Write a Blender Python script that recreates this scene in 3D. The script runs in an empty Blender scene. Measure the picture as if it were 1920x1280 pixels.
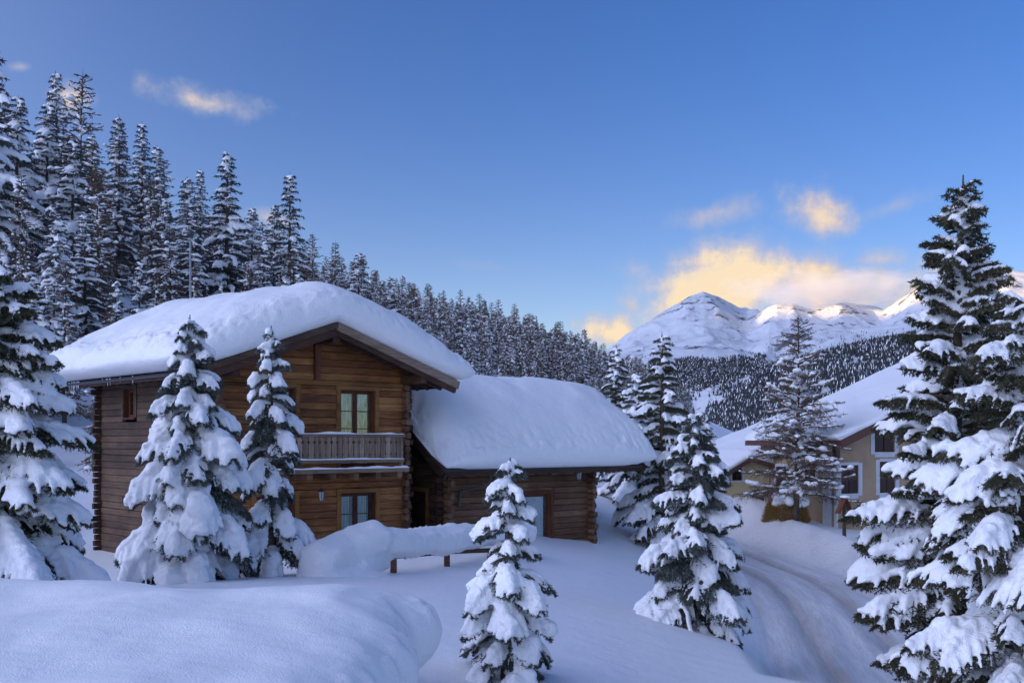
import bpy, math, random, bmesh
import numpy as np
from mathutils import Vector, Matrix
R = math.radians
random.seed(7)
sc = bpy.context.scene
C = sc.collection

# ------------------------------------------------------------------ camera, sky, sun, exposure
F, CX, HZ, EYE = 2090.0, 960.0, 825.0, 3.5
cam_d = bpy.data.cameras.new('camera'); cam = bpy.data.objects.new('camera', cam_d); C.objects.link(cam)
cam_d.sensor_width = 36; cam_d.lens = 36 * F / 1920; cam_d.shift_y = 185 / 1920
cam_d.clip_start = .1; cam_d.clip_end = 30000
cam.location = (0, 0, EYE); cam.rotation_euler = (R(90), 0, 0)
sc.camera = cam

SUN_EL, SUN_AZ = 4.0, 245.0            # azimuth clockwise from +Y (view direction): sun low on the left
def sun_vec():
    e, a = R(SUN_EL), R(SUN_AZ)
    return Vector((math.cos(e) * math.sin(a), math.cos(e) * math.cos(a), math.sin(e)))

class NT:
    """tiny node helper"""
    def __init__(s, tree): s.t = tree; tree.nodes.clear()
    def n(s, typ, props=None, **inp):
        nd = s.t.nodes.new(typ)
        for k, v in (props or {}).items(): setattr(nd, k, v)
        for k, v in inp.items():
            k2 = int(k[1:]) if k[0] == 'i' and k[1:].isdigit() else k.replace('_', ' ')
            sk = nd.inputs[k2]
            if isinstance(v, bpy.types.NodeSocket): s.t.links.new(v, sk)
            else: sk.default_value = v
        return nd
    def math(s, op, a, b=None, c=None, clamp=False):
        nd = s.t.nodes.new('ShaderNodeMath'); nd.operation = op; nd.use_clamp = clamp
        for i, v in enumerate((a, b, c)):
            if v is None: continue
            if isinstance(v, bpy.types.NodeSocket): s.t.links.new(v, nd.inputs[i])
            else: nd.inputs[i].default_value = v
        return nd.outputs[0]
    def mixc(s, f, a, b, mode='MIX'):
        nd = s.t.nodes.new('ShaderNodeMix'); nd.data_type = 'RGBA'; nd.blend_type = mode
        for k, v in ((0, f), (6, a), (7, b)):
            if isinstance(v, bpy.types.NodeSocket): s.t.links.new(v, nd.inputs[k])
            else: nd.inputs[k].default_value = (tuple(v) + (1,))[:4] if k else v
        return nd.outputs[2]
    def ramp(s, f, stops):
        nd = s.t.nodes.new('ShaderNodeValToRGB'); s.t.links.new(f, nd.inputs[0])
        e = nd.color_ramp.elements
        while len(e) < len(stops): e.new(.5)
        for el, (p, c) in zip(e, stops):
            el.position = p; el.color = (tuple(c) + (1,))[:4] if not isinstance(c, (int, float)) else (c, c, c, 1)
        return nd.outputs[0]
    def link(s, a, b): s.t.links.new(a, b)

world = bpy.data.worlds.new('World'); sc.world = world; world.use_nodes = True
w = NT(world.node_tree)
sky = w.n('ShaderNodeTexSky'); sky.sky_type = 'NISHITA'; sky.sun_disc = False
sky.sun_elevation = R(SUN_EL); sky.sun_rotation = R(SUN_AZ); sky.altitude = 1800
sky.air_density = 1.0; sky.dust_density = .4; sky.ozone_density = 3.0
tc = w.n('ShaderNodeTexCoord')
sep = w.n('ShaderNodeSeparateXYZ', Vector=tc.outputs['Generated'])
ymax = w.math('MAXIMUM', sep.outputs[1], .02)
nz = w.n('ShaderNodeTexNoise', {'noise_dimensions': '3D'}, Vector=tc.outputs['Generated'], Scale=22., Detail=7., Roughness=.62)
nz2 = w.n('ShaderNodeTexNoise', {'noise_dimensions': '3D'}, Vector=tc.outputs['Generated'], Scale=9., Detail=4.)
uu = w.math('DIVIDE', sep.outputs[0], ymax); vv = w.math('DIVIDE', sep.outputs[2], ymax)
n1 = w.math('SUBTRACT', nz.outputs['Fac'], .5)
sepn = w.n('ShaderNodeSeparateColor', Color=nz2.outputs['Color'])
uu = w.math('ADD', uu, w.math('MULTIPLY', w.math('SUBTRACT', sepn.outputs[0], .5), .05))
vv = w.math('ADD', vv, w.math('MULTIPLY', w.math('SUBTRACT', sepn.outputs[1], .5), .03))
front = w.math('GREATER_THAN', sep.outputs[1], .02)
tot = None; warm = None
CLOUDS = [(385, 190, 100, 24, .22, 1.3, .62), (138, 182, 36, 26, .5, 1.3, .62), (512, 418, 66, 22, .15, 1.1, .6),
          (1348, 392, 80, 26, -.15, .85, .6), (1535, 398, 70, 50, .35, 1.25, .72), (1685, 385, 64, 18, -.4, .5, .6),
          (1150, 632, 56, 40, 0, 1.5, 1.0), (1190, 575, 40, 26, 0, .7, .75), (1660, 488, 130, 26, 0, 1., .7),
          (1285, 565, 100, 52, -.55, 1.5, 1.2), (1380, 525, 170, 70, -.10, 1.7, 1.15), (1560, 535, 220, 66, .02, 1.7, .78),
          (1340, 484, 120, 26, -.15, 1., .8), (1720, 560, 140, 70, 0, 1.2, .8), (30, 125, 22, 10, 0, .8, .6), (930, 510, 60, 14, .2, .2, .5)]
for (px, py, rx, ry, rot, a, wm) in CLOUDS:
    cu, cv = (px - CX) / F, (HZ - py) / F
    du = w.math('SUBTRACT', uu, cu); dv = w.math('SUBTRACT', vv, cv)
    c_, s_ = math.cos(-rot), math.sin(-rot)
    p = w.math('ADD', w.math('MULTIPLY', du, c_ * F / rx), w.math('MULTIPLY', dv, s_ * F / rx))
    q = w.math('ADD', w.math('MULTIPLY', du, -s_ * F / ry), w.math('MULTIPLY', dv, c_ * F / ry))
    d = w.math('SQRT', w.math('ADD', w.math('MULTIPLY', p, p), w.math('MULTIPLY', q, q)))
    m = w.math('SUBTRACT', w.math('ADD', 1.0, w.math('MULTIPLY', n1, 2.1 if ry > 40 and px > 1200 and py > 500 else 3.2)), d)
    m = w.math('MULTIPLY', w.n('ShaderNodeMapRange', {'interpolation_type': 'SMOOTHSTEP'}, Value=m, **{'From_Min': -.5, 'From_Max': 1.5}).outputs[0], a)
    tot = m if tot is None else w.math('MAXIMUM', tot, m)
    mw = w.math('MULTIPLY', m, wm)
    warm = mw if warm is None else w.math('MAXIMUM', warm, mw)
fac = w.math('MULTIPLY', w.math('MINIMUM', tot, 1.), front)
wv_ = w.math('MULTIPLY', warm, w.math('ADD', w.math('ADD', .10, w.math('MULTIPLY', nz2.outputs['Fac'], .9)), w.math('MULTIPLY', nz.outputs['Fac'], .75)), clamp=True)
ccol = w.ramp(wv_, [(0., (.40, .46, .60)), (.38, (.60, .54, .57)), (.72, (.80, .65, .53)), (1., (.94, .75, .52))])
ccol = w.n('ShaderNodeVectorMath', {'operation': 'SCALE'}, i0=ccol, Scale=1.95).outputs[0]
TINT, HOR, FILL_GLOW, GP = (.314, .377, .57, 1), (1.58, 1.43, .74), (5.3, 5.6, 7.5), 5.2
hs = w.n('ShaderNodeMix', {'data_type': 'RGBA', 'blend_type': 'MULTIPLY'}, i0=1.0, i6=sky.outputs[0], i7=TINT)
zabs = w.math('ABSOLUTE', sep.outputs[2])
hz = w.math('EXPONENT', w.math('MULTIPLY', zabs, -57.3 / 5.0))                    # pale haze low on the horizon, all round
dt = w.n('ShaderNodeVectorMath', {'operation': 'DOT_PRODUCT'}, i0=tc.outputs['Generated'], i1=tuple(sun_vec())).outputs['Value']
gl = w.math('POWER', w.math('MAXIMUM', w.math('ADD', w.math('MULTIPLY', dt, .5), .5), 0.), GP)   # added glow growing towards the sun, sized to brighten the shaded snow
def _sc(f, c): return w.n('ShaderNodeVectorMath', {'operation': 'SCALE'}, i0=c, Scale=f).outputs[0]
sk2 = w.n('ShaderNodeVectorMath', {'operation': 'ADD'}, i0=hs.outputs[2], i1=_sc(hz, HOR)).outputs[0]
sk2 = w.n('ShaderNodeVectorMath', {'operation': 'ADD'}, i0=sk2, i1=_sc(gl, FILL_GLOW)).outputs[0]
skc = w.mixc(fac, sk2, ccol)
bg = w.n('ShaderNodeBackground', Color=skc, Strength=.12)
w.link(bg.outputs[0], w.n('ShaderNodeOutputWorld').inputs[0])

sd = bpy.data.lights.new('sun', 'SUN'); sun = bpy.data.objects.new('sun', sd); C.objects.link(sun)
sd.energy = 2.2; sd.angle = R(.5); sd.color = (1, .62, .16)
sun.rotation_euler = sun_vec().to_track_quat('Z', 'Y').to_euler()
sc.view_settings.view_transform = 'Standard'; sc.view_settings.look = 'None'
sc.view_settings.exposure = 2.15; sc.view_settings.gamma = 1
sc.cycles.max_bounces = 6; sc.cycles.diffuse_bounces = 4; sc.cycles.volume_bounces = 2
sc.cycles.transparent_max_bounces = 8

# ------------------------------------------------------------------ maths helpers
def PT(px, py, Y): return np.array([(px - CX) / F * Y, Y, EYE - (py - HZ) / F * Y])
def _h(ix, iy, s):
    n = (ix.astype(np.int64) * 374761393 + iy.astype(np.int64) * 668265263 + s * 144665) & 0xffffffff
    n = ((n ^ (n >> 13)) * 1274126177) & 0xffffffff
    return ((n ^ (n >> 16)) & 0xffffff) / float(0xffffff)
def vnoise(x, y, s=0):
    x = np.asarray(x, float); y = np.asarray(y, float)
    ix, iy = np.floor(x), np.floor(y); fx, fy = x - ix, y - iy
    fx = fx * fx * fx * (fx * (fx * 6 - 15) + 10); fy = fy * fy * fy * (fy * (fy * 6 - 15) + 10)
    a, b, c, d = _h(ix, iy, s), _h(ix + 1, iy, s), _h(ix, iy + 1, s), _h(ix + 1, iy + 1, s)
    return (a + (b - a) * fx) * (1 - fy) + (c + (d - c) * fx) * fy
def fbm(x, y, o=4, s=0, g=.5):
    r, a, t = 0, 1., 0
    for k in range(o):
        r = r + a * (vnoise(x * 2**k + 17.3 * k, y * 2**k - 9.1 * k, s + k) - .5); t += a; a *= g
    return r / t * 2
def ridged(x, y, o=4, s=0, g=.55):
    r, a, t = 0, 1., 0
    for k in range(o):
        n = 1 - np.abs(2 * vnoise(x * 2**k + 5.7 * k, y * 2**k + 3.3 * k, s + k) - 1); r = r + a * n * n; t += a; a *= g
    return r / t

# ------------------------------------------------------------------ mesh helpers
def mkmesh(name, parts, mats=(), smooth=False):
    parts = [p for p in parts if len(p[0]) and len(p[1])]
    V = np.concatenate([p[0] for p in parts]).astype(np.float32)
    L, S, T, MI, off, lo = [], [], [], [], 0, 0
    for p in parts:
        v, f = p[0], np.asarray(p[1]); m = p[2] if len(p) > 2 else 0
        k = f.shape[1]; L.append((f + off).ravel()); S.append(lo + np.arange(len(f)) * k)
        T.append(np.full(len(f), k)); MI.append(np.full(len(f), m)); off += len(v); lo += len(f) * k
    L, S, T, MI = map(np.concatenate, (L, S, T, MI))
    me = bpy.data.meshes.new(name)
    me.vertices.add(len(V)); me.vertices.foreach_set('co', V.ravel())
    me.loops.add(len(L)); me.loops.foreach_set('vertex_index', L.astype(np.int32))
    me.polygons.add(len(S)); me.polygons.foreach_set('loop_start', S.astype(np.int32))
    try: me.polygons.foreach_set('loop_total', T.astype(np.int32))
    except Exception: pass
    me.polygons.foreach_set('material_index', MI.astype(np.int32))
    me.polygons.foreach_set('use_smooth', np.full(len(S), smooth))
    me.update(calc_edges=True); me.validate()
    for m in mats: me.materials.append(m)
    return me
def link(name, me, parent=None, loc=None, rotz=None, **tags):
    o = bpy.data.objects.new(name, me); C.objects.link(o)
    if parent: o.parent = parent
    if loc is not None: o.location = loc
    if rotz is not None: o.rotation_euler = (0, 0, rotz)
    for k, v in tags.items(): o[k] = v
    return o
def thing(name, label, cat, loc=(0, 0, 0), rotz=0, group=None):
    o = link(name, None, None, loc, rotz, label=label, category=cat)
    if group: o['group'] = group
    return o
def box(x0, x1, y0, y1, z0, z1, m=0):
    v = np.array([(x, y, z) for z in (z0, z1) for y in (y0, y1) for x in (x0, x1)], float)
    f = [(0, 2, 3, 1), (4, 5, 7, 6), (0, 1, 5, 4), (2, 6, 7, 3), (0, 4, 6, 2), (1, 3, 7, 5)]
    return (v, f, m)
def bar(a, b, w_, h_, up=(0, 0, 1), m=0, ch=.0):
    """rectangular bar from a to b, width w_ (sideways) and height h_ (along up)"""
    a, b = np.array(a, float), np.array(b, float); d = b - a; d /= np.linalg.norm(d)
    s = np.cross(d, up); s /= np.linalg.norm(s); u = np.cross(s, d)
    c = [(-1, -1), (1, -1), (1, 1), (-1, 1)]
    if ch: 
        k1 = 1 - 2 * ch / w_; k2 = 1 - 2 * ch / h_
        c = [(-k1, -1), (k1, -1), (1, -k2), (1, k2), (k1, 1), (-k1, 1), (-1, k2), (-1, -k2)]
    n = len(c)
    v = np.array([p + s * i * w_ / 2 + u * j * h_ / 2 for p in (a, b) for i, j in c])
    fq = [(i, (i + 1) % n, n + (i + 1) % n, n + i) for i in range(n)]
    if n == 4: return [(v, fq + [(3, 2, 1, 0), (4, 5, 6, 7)], m)]
    return [(v, fq, m), (v.copy(), [tuple(range(n))[::-1], tuple(range(n, 2 * n))], m)]
def tube(pts, rad, k=6, m=0, cap=True):
    pts = np.asarray(pts, float); n = len(pts); rad = np.broadcast_to(rad, n)
    d = np.gradient(pts, axis=0); d /= np.linalg.norm(d, axis=1)[:, None] + 1e-9
    ref = np.array([0, 0, 1.]) if abs(d[0, 2]) < .8 else np.array([1., 0, 0])
    s = np.cross(d, ref); s /= np.linalg.norm(s, axis=1)[:, None] + 1e-9; u = np.cross(s, d)
    a = np.arange(k) * 2 * np.pi / k
    v = (pts[:, None] + rad[:, None, None] * (np.cos(a)[None, :, None] * s[:, None] + np.sin(a)[None, :, None] * u[:, None])).reshape(-1, 3)
    i = np.arange(n - 1)[:, None] * k; j = np.arange(k)[None]; j2 = (j + 1) % k
    f = np.stack([i + j, i + j2, i + k + j2, i + k + j], -1).reshape(-1, 4)
    return (v, f, m)
def grid(nx, ny):
    i = np.arange(ny - 1)[:, None] * nx; j = np.arange(nx - 1)[None]
    return np.stack([i + j, i + j + 1, i + nx + j + 1, i + nx + j], -1).reshape(-1, 4)
bm = bmesh.new(); bmesh.ops.create_icosphere(bm, subdivisions=1, radius=1)
ICO_V = np.array([v.co[:] for v in bm.verts]); ICO_F = np.array([[v.index for v in f.verts] for f in bm.faces]); bm.free()
bm = bmesh.new(); bmesh.ops.create_icosphere(bm, subdivisions=2, radius=1)
ICO2_V = np.array([v.co[:] for v in bm.verts]); ICO2_F = np.array([[v.index for v in f.verts] for f in bm.faces]); bm.free()
def blobs(cen, A, B, Cc, m=0):
    """ellipsoids with semi-axis vectors A, B, C"""
    n = len(cen); T = ICO_V
    v = cen[:, None] + T[None, :, 0:1] * A[:, None] + T[None, :, 1:2] * B[:, None] + T[None, :, 2:3] * Cc[:, None]
    f = ICO_F[None] + (np.arange(n) * len(T))[:, None, None]
    return (v.reshape(-1, 3), f.reshape(-1, 3), m)
def remesh(parts, voxel, smooth=4, mats=(), name='snow', rough=0.):
    me = mkmesh('tmp', parts); o = link('tmp', me)
    md = o.modifiers.new('r', 'REMESH'); md.mode = 'VOXEL'; md.voxel_size = voxel
    if smooth:
        ms = o.modifiers.new('s', 'SMOOTH'); ms.iterations = smooth; ms.factor = .5
    dg = bpy.context.evaluated_depsgraph_get()
    m2 = bpy.data.meshes.new_from_object(o.evaluated_get(dg), depsgraph=dg); m2.name = name
    bpy.data.objects.remove(o); bpy.data.meshes.remove(me)
    if rough:
        n = len(m2.vertices); v = np.empty(n * 3, np.float32); m2.vertices.foreach_get('co', v); v = v.reshape(-1, 3).astype(float)
        nn = np.empty(n * 3, np.float32); m2.vertices.foreach_get('normal', nn); nn = nn.reshape(-1, 3)
        f = 1 / (rough * 7); a = fbm(v[:, 0] * f + v[:, 2] * f * .6, v[:, 1] * f - v[:, 2] * f * .7, 3, 77) + .6 * fbm(v[:, 2] * f * 1.4, (v[:, 0] - v[:, 1]) * f * .9, 2, 78)
        v += nn * (a * rough)[:, None]; m2.vertices.foreach_set('co', v.astype(np.float32).ravel()); m2.update()
    m2.materials.clear()
    for m in mats: m2.materials.append(m)
    m2.polygons.foreach_set('use_smooth', np.ones(len(m2.polygons), bool))
    m2.polygons.foreach_set('material_index', np.zeros(len(m2.polygons), np.int32))
    return m2

# ------------------------------------------------------------------ materials
def mat(name, fn):
    m = bpy.data.materials.new(name); m.use_nodes = True; t = NT(m.node_tree)
    fn(t); return m
def pbsdf(t, col, rough=.6, normal=None, spec=.3, **kw):
    b = t.n('ShaderNodeBsdfPrincipled'); 
    for k, v in (('Base Color', col), ('Roughness', rough), ('Specular IOR Level', spec), ('Normal', normal)) + tuple(kw.items()):
        if v is None: continue
        if isinstance(v, bpy.types.NodeSocket): t.link(v, b.inputs[k])
        elif isinstance(v, (tuple, list)): b.inputs[k].default_value = (tuple(v) + (1,))[:4]
        else: b.inputs[k].default_value = v
    t.link(b.outputs[0], t.n('ShaderNodeOutputMaterial').inputs[0]); return b
def pos(t): return t.n('ShaderNodeNewGeometry').outputs['Position']
def snow_mat(name, fine=60., med=6., bump=.25, bmed=.3, tint=(.86, .87, .89), dirt=None):
    def fn(t):
        p = pos(t)
        a = t.n('ShaderNodeTexNoise', Vector=p, Scale=fine, Detail=3.).outputs['Fac']
        b = t.n('ShaderNodeTexNoise', Vector=p, Scale=med, Detail=5.).outputs['Fac']
        h = t.math('ADD', t.math('MULTIPLY', a, .012 * bump / .25), t.math('MULTIPLY', b, .10 * bmed))
        nb = t.n('ShaderNodeBump', Height=h, Strength=1., Distance=1.).outputs[0]
        col = t.mixc(b, tuple(c * .97 for c in tint), tint)
        if dirt: col = dirt(t, p, col)
        pbsdf(t, col, .55, nb, .25)
    return mat(name, fn)
M_snow = snow_mat('snow', bump=.15, bmed=.24, med=3.2)
M_treesnow = snow_mat('tree_snow', 45, 9, .3, .25)
M_farsnow = snow_mat('forest_snow', 3, 1., .3, .3)
def _foliage(name, c1, c2, rough=.65):
    def fn(t):
        p = pos(t); a = t.n('ShaderNodeTexNoise', Vector=p, Scale=3., Detail=4.).outputs['Fac']
        oi = t.n('ShaderNodeObjectInfo').outputs['Random']
        f = t.math('ADD', t.math('MULTIPLY', t.math('SUBTRACT', a, .35), 1.8), t.math('MULTIPLY', t.math('SUBTRACT', oi, .5), .5), clamp=True)
        pbsdf(t, t.mixc(f, c1, c2), rough, None, .2)
    return mat(name, fn)
M_needle = _foliage('needles', (.04, .048, .028), (.11, .105, .065))
M_needle_dk = _foliage('needles_dark', (.04, .044, .024), (.13, .115, .068))
M_frost = _foliage('needles_frosted', (.085, .10, .085), (.20, .22, .21))
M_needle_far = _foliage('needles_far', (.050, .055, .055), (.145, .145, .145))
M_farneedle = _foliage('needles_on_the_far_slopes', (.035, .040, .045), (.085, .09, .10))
M_larch = _foliage('larch_twigs', (.10, .07, .05), (.24, .175, .13))
M_bark = _foliage('bark', (.06, .042, .03), (.15, .11, .08))

def wood(name, cols, axis_rot, grain=1., bump=.5, rough=.7, vert=False):
    """weathered timber; grain runs along the house axis; each piece gets its own shade from the object's random value"""
    def fn(t):
        mp = t.n('ShaderNodeMapping', Vector=pos(t)); mp.inputs['Rotation'].default_value = (0, 0, -axis_rot)
        sp = t.n('ShaderNodeSeparateXYZ', Vector=mp.outputs[0])
        oi = t.n('ShaderNodeObjectInfo').outputs['Random']
        if vert: cb = t.n('ShaderNodeCombineXYZ', X=t.math('MULTIPLY', sp.outputs[0], 1.), Y=t.math('MULTIPLY', sp.outputs[1], 1.), Z=t.math('MULTIPLY', sp.outputs[2], .06)).outputs[0]
        else: cb = t.n('ShaderNodeCombineXYZ', X=t.math('MULTIPLY', sp.outputs[0], .06), Y=t.math('MULTIPLY', sp.outputs[1], .06), Z=sp.outputs[2]).outputs[0]
        off = t.n('ShaderNodeVectorMath', {'operation': 'ADD'}, i0=cb, i1=t.n('ShaderNodeCombineXYZ', X=t.math('MULTIPLY', oi, 37.), Y=t.math('MULTIPLY', oi, 11.), Z=t.math('MULTIPLY', oi, 5.)).outputs[0]).outputs[0]
        g = t.n('ShaderNodeTexNoise', Vector=off, Scale=42. * grain, Detail=5., Roughness=.65).outputs['Fac']
        g2 = t.n('ShaderNodeTexNoise', Vector=off, Scale=7. * grain, Detail=3.).outputs['Fac']
        g3 = t.n('ShaderNodeTexNoise', Vector=pos(t), Scale=1.1, Detail=4.).outputs['Fac']
        f = t.math('ADD', t.math('MULTIPLY', t.math('SUBTRACT', g, .5), 1.3), t.math('ADD', t.math('MULTIPLY', g2, .55), t.math('MULTIPLY', t.math('SUBTRACT', oi, .5), .38)))
        f = t.math('ADD', f, t.math('ADD', .22, t.math('MULTIPLY', t.math('SUBTRACT', g3, .5), .7)), clamp=True)
        col = t.ramp(f, [(.0, cols[0]), (.38, cols[1]), (.7, cols[2]), (1., cols[3])])
        nb = t.n('ShaderNodeBump', Height=g, Strength=bump, Distance=.02).outputs[0]
        pbsdf(t, col, rough, nb, .25)
    return mat(name, fn)
HROT = math.atan2(.666, .745)      # heading of the chalets' eaves-parallel axis (local x)
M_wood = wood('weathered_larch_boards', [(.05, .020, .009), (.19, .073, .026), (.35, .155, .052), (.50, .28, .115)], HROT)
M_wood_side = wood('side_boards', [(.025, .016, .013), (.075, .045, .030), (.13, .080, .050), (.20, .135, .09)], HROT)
M_wood_annex = wood('annex_boards', [(.035, .018, .013), (.11, .055, .030), (.19, .105, .06), (.30, .20, .13)], HROT)
M_beam = wood('dark_beams', [(.014, .008, .006), (.035, .018, .012), (.075, .036, .022), (.13, .07, .045)], HROT)
M_trim = wood('orange_trim', [(.07, .030, .010), (.19, .085, .025), (.30, .14, .045), (.42, .24, .09)], HROT)
M_grey = wood('grey_balcony_wood', [(.06, .045, .035), (.17, .12, .085), (.30, .22, .16), (.42, .34, .28)], HROT, vert=True, grain=.8)
M_greyh = wood('grey_rail_wood', [(.07, .05, .04), (.16, .11, .08), (.26, .19, .14), (.36, .28, .22)], HROT)
M_frame = wood('red_brown_frame', [(.03, .012, .008), (.085, .03, .016), (.14, .05, .025), (.2, .08, .04)], HROT, vert=True)
def flat(name, col, rough=.6, spec=.3, nscale=3., var=.12, **kw):
    def fn(t):
        a = t.n('ShaderNodeTexNoise', Vector=pos(t), Scale=nscale, Detail=5.).outputs['Fac']
        c = t.mixc(a, tuple(x * (1 - var * 2) for x in col), tuple(min(1, x * (1 + var)) for x in col))
        nb = t.n('ShaderNodeBump', Height=a, Strength=.2, Distance=.02).outputs[0]
        pbsdf(t, c, rough, nb, spec, **kw)
    return mat(name, fn)
M_dark = flat('unlit_dark', (.02, .017, .016), .9)  # near-black, stands in for unlit rooms and the passage's shade
M_metal = flat('dark_metal', (.05, .05, .055), .45, .5)
M_gal = flat('grey_metal', (.22, .25, .28), .5, .5)
M_lampglass = flat('lamp_glass', (.35, .36, .38), .25, .5)
M_slate = flat('roof_deck', (.05, .045, .045), .8)
M_stucco = flat('ochre_stucco', (.42, .31, .21), .9, .1, 1.4, .2)
M_cream = flat('cream_stucco', (.56, .47, .28), .9, .1, 2., .1)
M_white = flat('white_trim', (.56, .58, .62), .8, .1)
M_fascia = flat('brown_fascia', (.12, .055, .042), .6, .3, 5, .2)
M_shut = flat('dark_brown_shutter', (.05, .028, .025), .6)
def _curt(t):
    sp = t.n('ShaderNodeSeparateXYZ', Vector=t.n('ShaderNodeMapping', Vector=pos(t), Rotation=(0, 0, -HROT)).outputs[0])
    cb = t.n('ShaderNodeCombineXYZ', X=t.math('MULTIPLY', sp.outputs[0], 14.), Z=t.math('MULTIPLY', sp.outputs[2], 2.4)).outputs[0]
    a = t.n('ShaderNodeTexNoise', Vector=cb, Scale=1., Detail=4., Distortion=.6).outputs['Fac']
    pbsdf(t, t.ramp(a, [(.3, (.16, .22, .18)), (.5, (.55, .62, .52)), (.62, (.80, .84, .74)), (1, (.85, .88, .80))]), .9, None, .1)
M_curt = mat('lace_curtain', _curt)
def _curt2(t):
    sp = t.n('ShaderNodeSeparateXYZ', Vector=t.n('ShaderNodeMapping', Vector=pos(t), Rotation=(0, 0, -HROT)).outputs[0])
    cb = t.n('ShaderNodeCombineXYZ', X=t.math('MULTIPLY', sp.outputs[0], 16.), Z=t.math('MULTIPLY', sp.outputs[2], .8)).outputs[0]
    a = t.n('ShaderNodeTexNoise', Vector=cb, Scale=1., Detail=3.).outputs['Fac']
    pbsdf(t, t.ramp(a, [(.3, (.16, .27, .24)), (.55, (.32, .47, .42)), (1, (.5, .62, .55))]), .85, None, .1)
M_curt2 = mat('green_curtain', _curt2)
def _glass(t):
    g = t.n('ShaderNodeBsdfGlossy', Roughness=.03, Color=(.9, .95, 1, 1)); tr = t.n('ShaderNodeBsdfTransparent', Color=(.88, .93, .92, 1))
    fr = t.n('ShaderNodeFresnel', IOR=1.5)
    m = t.n('ShaderNodeMixShader', i0=t.math('ADD', t.math('MULTIPLY', fr.outputs[0], .8), .02), i1=tr.outputs[0], i2=g.outputs[0])
    t.link(m.outputs[0], t.n('ShaderNodeOutputMaterial').inputs[0])
M_glass = mat('window_glass', _glass)
def _ice(t): pbsdf(t, (.75, .82, .9), .15, None, .5)
M_ice = mat('ice', _ice)

# ------------------------------------------------------------------ terrain
def q_of(x, y): return -.969 * x + .246 * y
def base_h(x, y):
    q = q_of(x, y)
    return np.interp(q, [-400, -60, 4, 14, 22, 32, 40, 60, 86, 102, 400], [-6, -3, -1.6, -.9, .5, 4.5, 9.0, 18.0, 26.5, 28.5, 29])
CTRL = np.array([  # (px, py, depth) or (x, y, z) with a leading flag
    # left yard
    (0, 1125, 19), (60, 1120, 20), (150, 1062, 26), (150, 1100, 21), (130, 1035, 30), (188, 1032, 32.5), (230, 1045, 31), (260, 1050, 30),
    (300, 1075, 25), (355, 1100, 20.5), (407, 1070, 27), (430, 1100, 20.5), (505, 1062, 22), (560, 1070, 20.5), (600, 1082, 19), (250, 1105, 18), (450, 1110, 18), (700, 1105, 18.5),
    (560, 1022, 27.5), (640, 1010, 29.3), (720, 1000, 30.2), (775, 1010, 31), (835, 1000, 31.5), (900, 1000, 32),
    # fence foot and slope in front of the annex
    (640, 1082, 23), (738, 1078, 23.4), (838, 1060, 24.8), (900, 1050, 26), (960, 1045, 28), (1030, 1004, 34), (1075, 1020, 34.8), (1115, 1044, 35.6), (985, 990, 33),
    (800, 1120, 20), (900, 1120, 20), (1000, 1100, 23), (1100, 1092, 27), (1170, 1090, 29), (1000, 1150, 18), (1100, 1150, 20), (1200, 1160, 21), (1000, 1210, 15), (1150, 1230, 15.5), (850, 1280, 13), (950, 1280, 12.7), (1050, 1280, 12.7), (1200, 1270, 14.5), (1300, 1255, 16.5), (1420, 1240, 18.5),
    (700, 1200, 14), (800, 1250, 13.3), (1250, 1125, 24.5), (1330, 1180, 22.5), (1400, 1195, 22),
    # dip right of the annex and slope behind it
    (1150, 1020, 38), (1200, 1075, 33), (1240, 1085, 31), (1130, 918, 48), (1180, 930, 47), (1250, 945, 45), (1200, 985, 41), (1270, 1000, 40), (1060, 905, 52), (1300, 1010, 41), (1310, 1060, 34),
    # road
    (1460, 1262, 20.8), (1560, 1280, 22.6), (1700, 1280, 22), (1440, 1200, 26.5), (1560, 1180, 30), (1660, 1180, 29), (1410, 1110, 36), (1500, 1110, 37), (1600, 1110, 37), (1680, 1130, 34),
    (1370, 1040, 46), (1430, 1060, 44), (1500, 1078, 41), (1345, 985, 53), (1385, 1010, 51), (1330, 940, 60), (1350, 960, 58), (1310, 905, 70), (1335, 915, 66),
    # bank beyond the road
    (1342, 890, 57), (1375, 918, 54.5), (1410, 945, 52.5), (1450, 968, 50.5), (1490, 984, 51), (1530, 995, 49), (1570, 1005, 47), (1610, 1022, 44.5), (1660, 1045, 41.5), (1720, 1070, 39),
    (1400, 985, 50), (1450, 1015, 47), (1520, 1050, 43.5), (1600, 1080, 40), (1660, 1095, 38),
    # behind the crest
    (1400, 935, 60), (1480, 968, 56), (1560, 980, 56), (1620, 988, 54), (1700, 1000, 52), (1800, 1010, 50), (1900, 1030, 48),
    (1400, 905, 76), (1500, 935, 70), (1650, 950, 68), (1760, 1290, 20), (1850, 1330, 17), (2000, 1400, 14), (1850, 1150, 30), (2000, 1200, 26),
    # hill foot left of and behind the chalet
    (110, 900, 42), (170, 880, 45), (60, 900, 42), (150, 780, 56), (0, 880, 43), (-100, 900, 42), (-150, 1050, 25),
], float)
cw = np.array([PT(*c) for c in CTRL])
cw = np.vstack([cw, [(-9, 12, 1.1), (-9, 8, 1.0), (-5, 9, .9), (-3, 11, .8), (2, 9, .3), (0, 5, 0), (8, 9, -.6), (-14, 16, 1.3), (-18, 24, 1.8), (10, 14, -1.2), (12, 10, -1.2), (-6, 14, 1.0), (-8, 15, 1.1)]])
S2 = 2 * 4.6 ** 2
def _k(ax, ay): return np.exp(-((ax[:, None] - cw[None, :, 0])**2 + (ay[:, None] - cw[None, :, 1])**2) / (S2 * (0.35 + cw[None, :, 1] / 40.)**2))
_A = _k(cw[:, 0], cw[:, 1]); _res = cw[:, 2] - base_h(cw[:, 0], cw[:, 1])
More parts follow.
